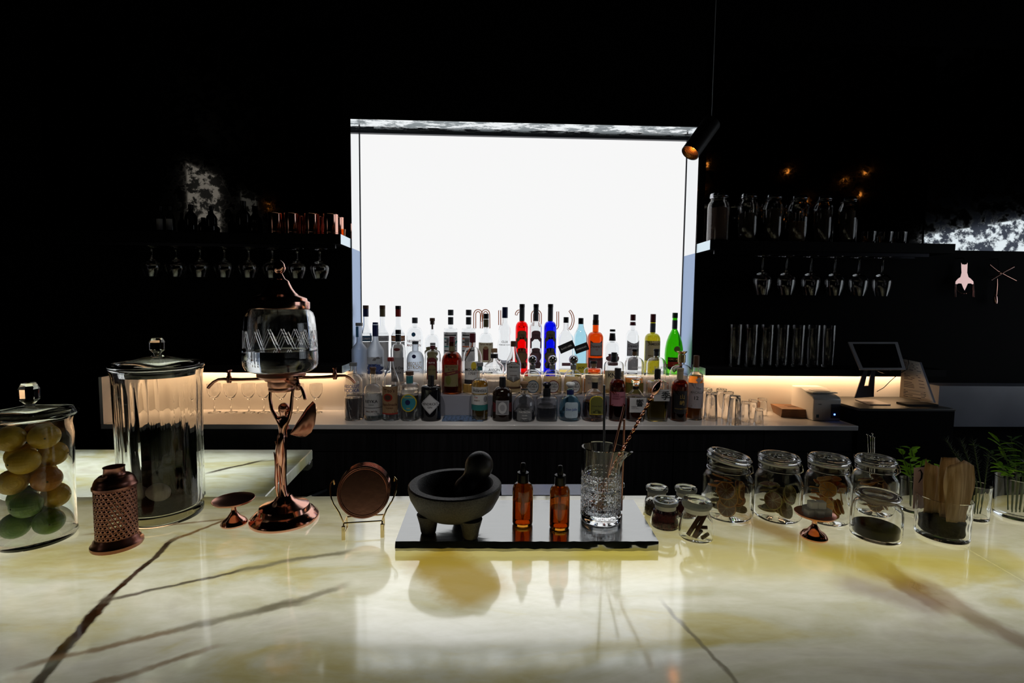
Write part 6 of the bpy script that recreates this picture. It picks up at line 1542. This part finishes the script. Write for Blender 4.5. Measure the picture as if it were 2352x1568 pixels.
obj('yoke', G().tube([tuple(Bp-A-ax*.12), tuple(top_-A)], .005, 8), BLACKM, pl)
# small amber pendants in the room behind the camera, seen only as points in the foxed mirror
def mirror_place(px, py, dist):
    d = ray(px, py); hit = CP+d*(YW/d.y); d2 = Vector((d.x, -d.y, d.z)).normalized(); return hit+d2*dist
for i, (px, py) in enumerate(((1623, 379), (1609, 434), (1807, 394), (1937, 416), (1986, 396), (1972, 447), (1848, 462), (618, 474))):
    q5 = mirror_place(px, py, 3.0)
    if not (RX0+.1 < q5.x < RX1-.1 and q5.y > RY0+.1 and q5.z < RZ1-.1): q5 = mirror_place(px, py, 1.9)
    r = thing('amber_pendant', 'small amber glass pendant over the guest side of room', 'lamp', q5, 0, 'amber pendants over the guest side')
    obj('amber_bulb', G().lathe([(0, -.022), (.012, -.02), (.017, -.006), (.014, .012), (.008, .02), (0, .021)], 18), emit('amber_glow', (1, .33, .05), 3.0) if 'amber_glow' not in bpy.data.materials else bpy.data.materials['amber_glow'], r)
    obj('cord', G().tube([(0, 0, .02), (0, 0, RZ1-q5.z)], .002, 6), BLACKM, r)
# ------------------------------------------------------------------ copper tools hanging on the dark wall
ROSEG = pr('rose_copper', (.86, .55, .50), .22, 1)
Yh = 2.27
def W2(px, py, dy=0): v = atY(px, py, Yh+dy); return v
root = thing('hawthorne_strainer', 'rose copper cocktail strainer hanging handle up', 'strainer', (0, 0, 0))
outl = [(2207.8, 603), (2210, 607), (2220, 607), (2222.4, 603), (2222, 615), (2221.5, 626), (2224.5, 636), (2230, 640), (2235.7, 646), (2236.5, 654), (2229, 650.5), (2223, 651), (2219, 660), (2215.7, 667), (2212, 660), (2208.6, 651), (2202, 650.5), (2194, 654), (2195, 646), (2200, 640), (2206, 636), (2208.6, 626), (2208, 615)]
g = G(); n = len(outl)
for dy in (-.001, .001):
    for x, y in outl: v = W2(x, y, dy); g.v.append(tuple(v))
g.f = [tuple(range(n)), tuple(reversed(range(n, 2*n)))]+[(i, (i+1) % n, n+(i+1) % n, n+i) for i in range(n)]
obj('plate', g, ROSEG, root)
for sg in (-1, 1):
    x = 2215+sg*20
    obj('prong', G().tube([tuple(W2(x, 652)), tuple(W2(x+sg*1, 668)), tuple(W2(x+sg*1, 682, -.004))], [.003, .0035, .004], 8), ROSEG, root)
g = G().tube([tuple(W2(2215+18*cos(a)*(1 if True else 0), 660+14*sin(a), .006+.002*sin(a*22))) for a in [pi*i/80 for i in range(81)]], .0016, 5); obj('spring', g, COPPERD, root)
obj('hook', G().tube([tuple(W2(2215, 608)), tuple(W2(2215, 598)), tuple(W2(2213, 592, .012)), (W2(2213, 592).x, YW, W2(2213, 592).z)], .002, 6), BLACKM, root)
root = thing('cocktail_tongs', 'crossed rose copper ice tongs hanging on the wall', 'tongs', (0, 0, 0))
obj('tong_arm', G().tube([tuple(W2(2272, 608)), tuple(W2(2290, 622)), tuple(W2(2312, 634)), tuple(W2(2334, 645))], [.004, .003, .003, .0025], 8), COPPER, root)
obj('tong_arm', G().tube([tuple(W2(2328, 612, -.006)), tuple(W2(2310, 622, -.006)), tuple(W2(2294, 632, -.006)), tuple(W2(2276, 643, -.006))], [.005, .0035, .003, .004], 8), ROSEG, root)
obj('pivot', G().ball(tuple(W2(2296, 627, -.004)), .006, 12, 8), COPPER, root)
obj('hook', G().tube([tuple(W2(2296, 624)), tuple(W2(2293, 600)), tuple(W2(2292, 594, .012)), (W2(2292, 594).x, YW, W2(2292, 594).z)], .002, 6), BLACKM, root)
root = thing('muddler', 'slim rose copper muddler hanging below the crossed tongs', 'muddler', (0, 0, 0))
obj('shaft', G().tube([tuple(W2(2290, 640, .004)), tuple(W2(2289, 655, .004)), tuple(W2(2287, 677, .004)), tuple(W2(2286, 680, .004))], [.0025, .0045, .005, .003], 10), COPPER, root)
obj('head', G().tube([tuple(W2(2286, 679, .004)), tuple(W2(2286, 682, .004)), tuple(W2(2287, 692, .004)), tuple(W2(2287, 697, .004))], [.006, .008, .008, .006], 12), ROSEG, root)
obj('hook', G().tube([tuple(W2(2290, 641, .004)), tuple(W2(2291, 634, .014)), (W2(2291, 634).x, YW, W2(2291, 634).z)], .002, 6), BLACKM, root)
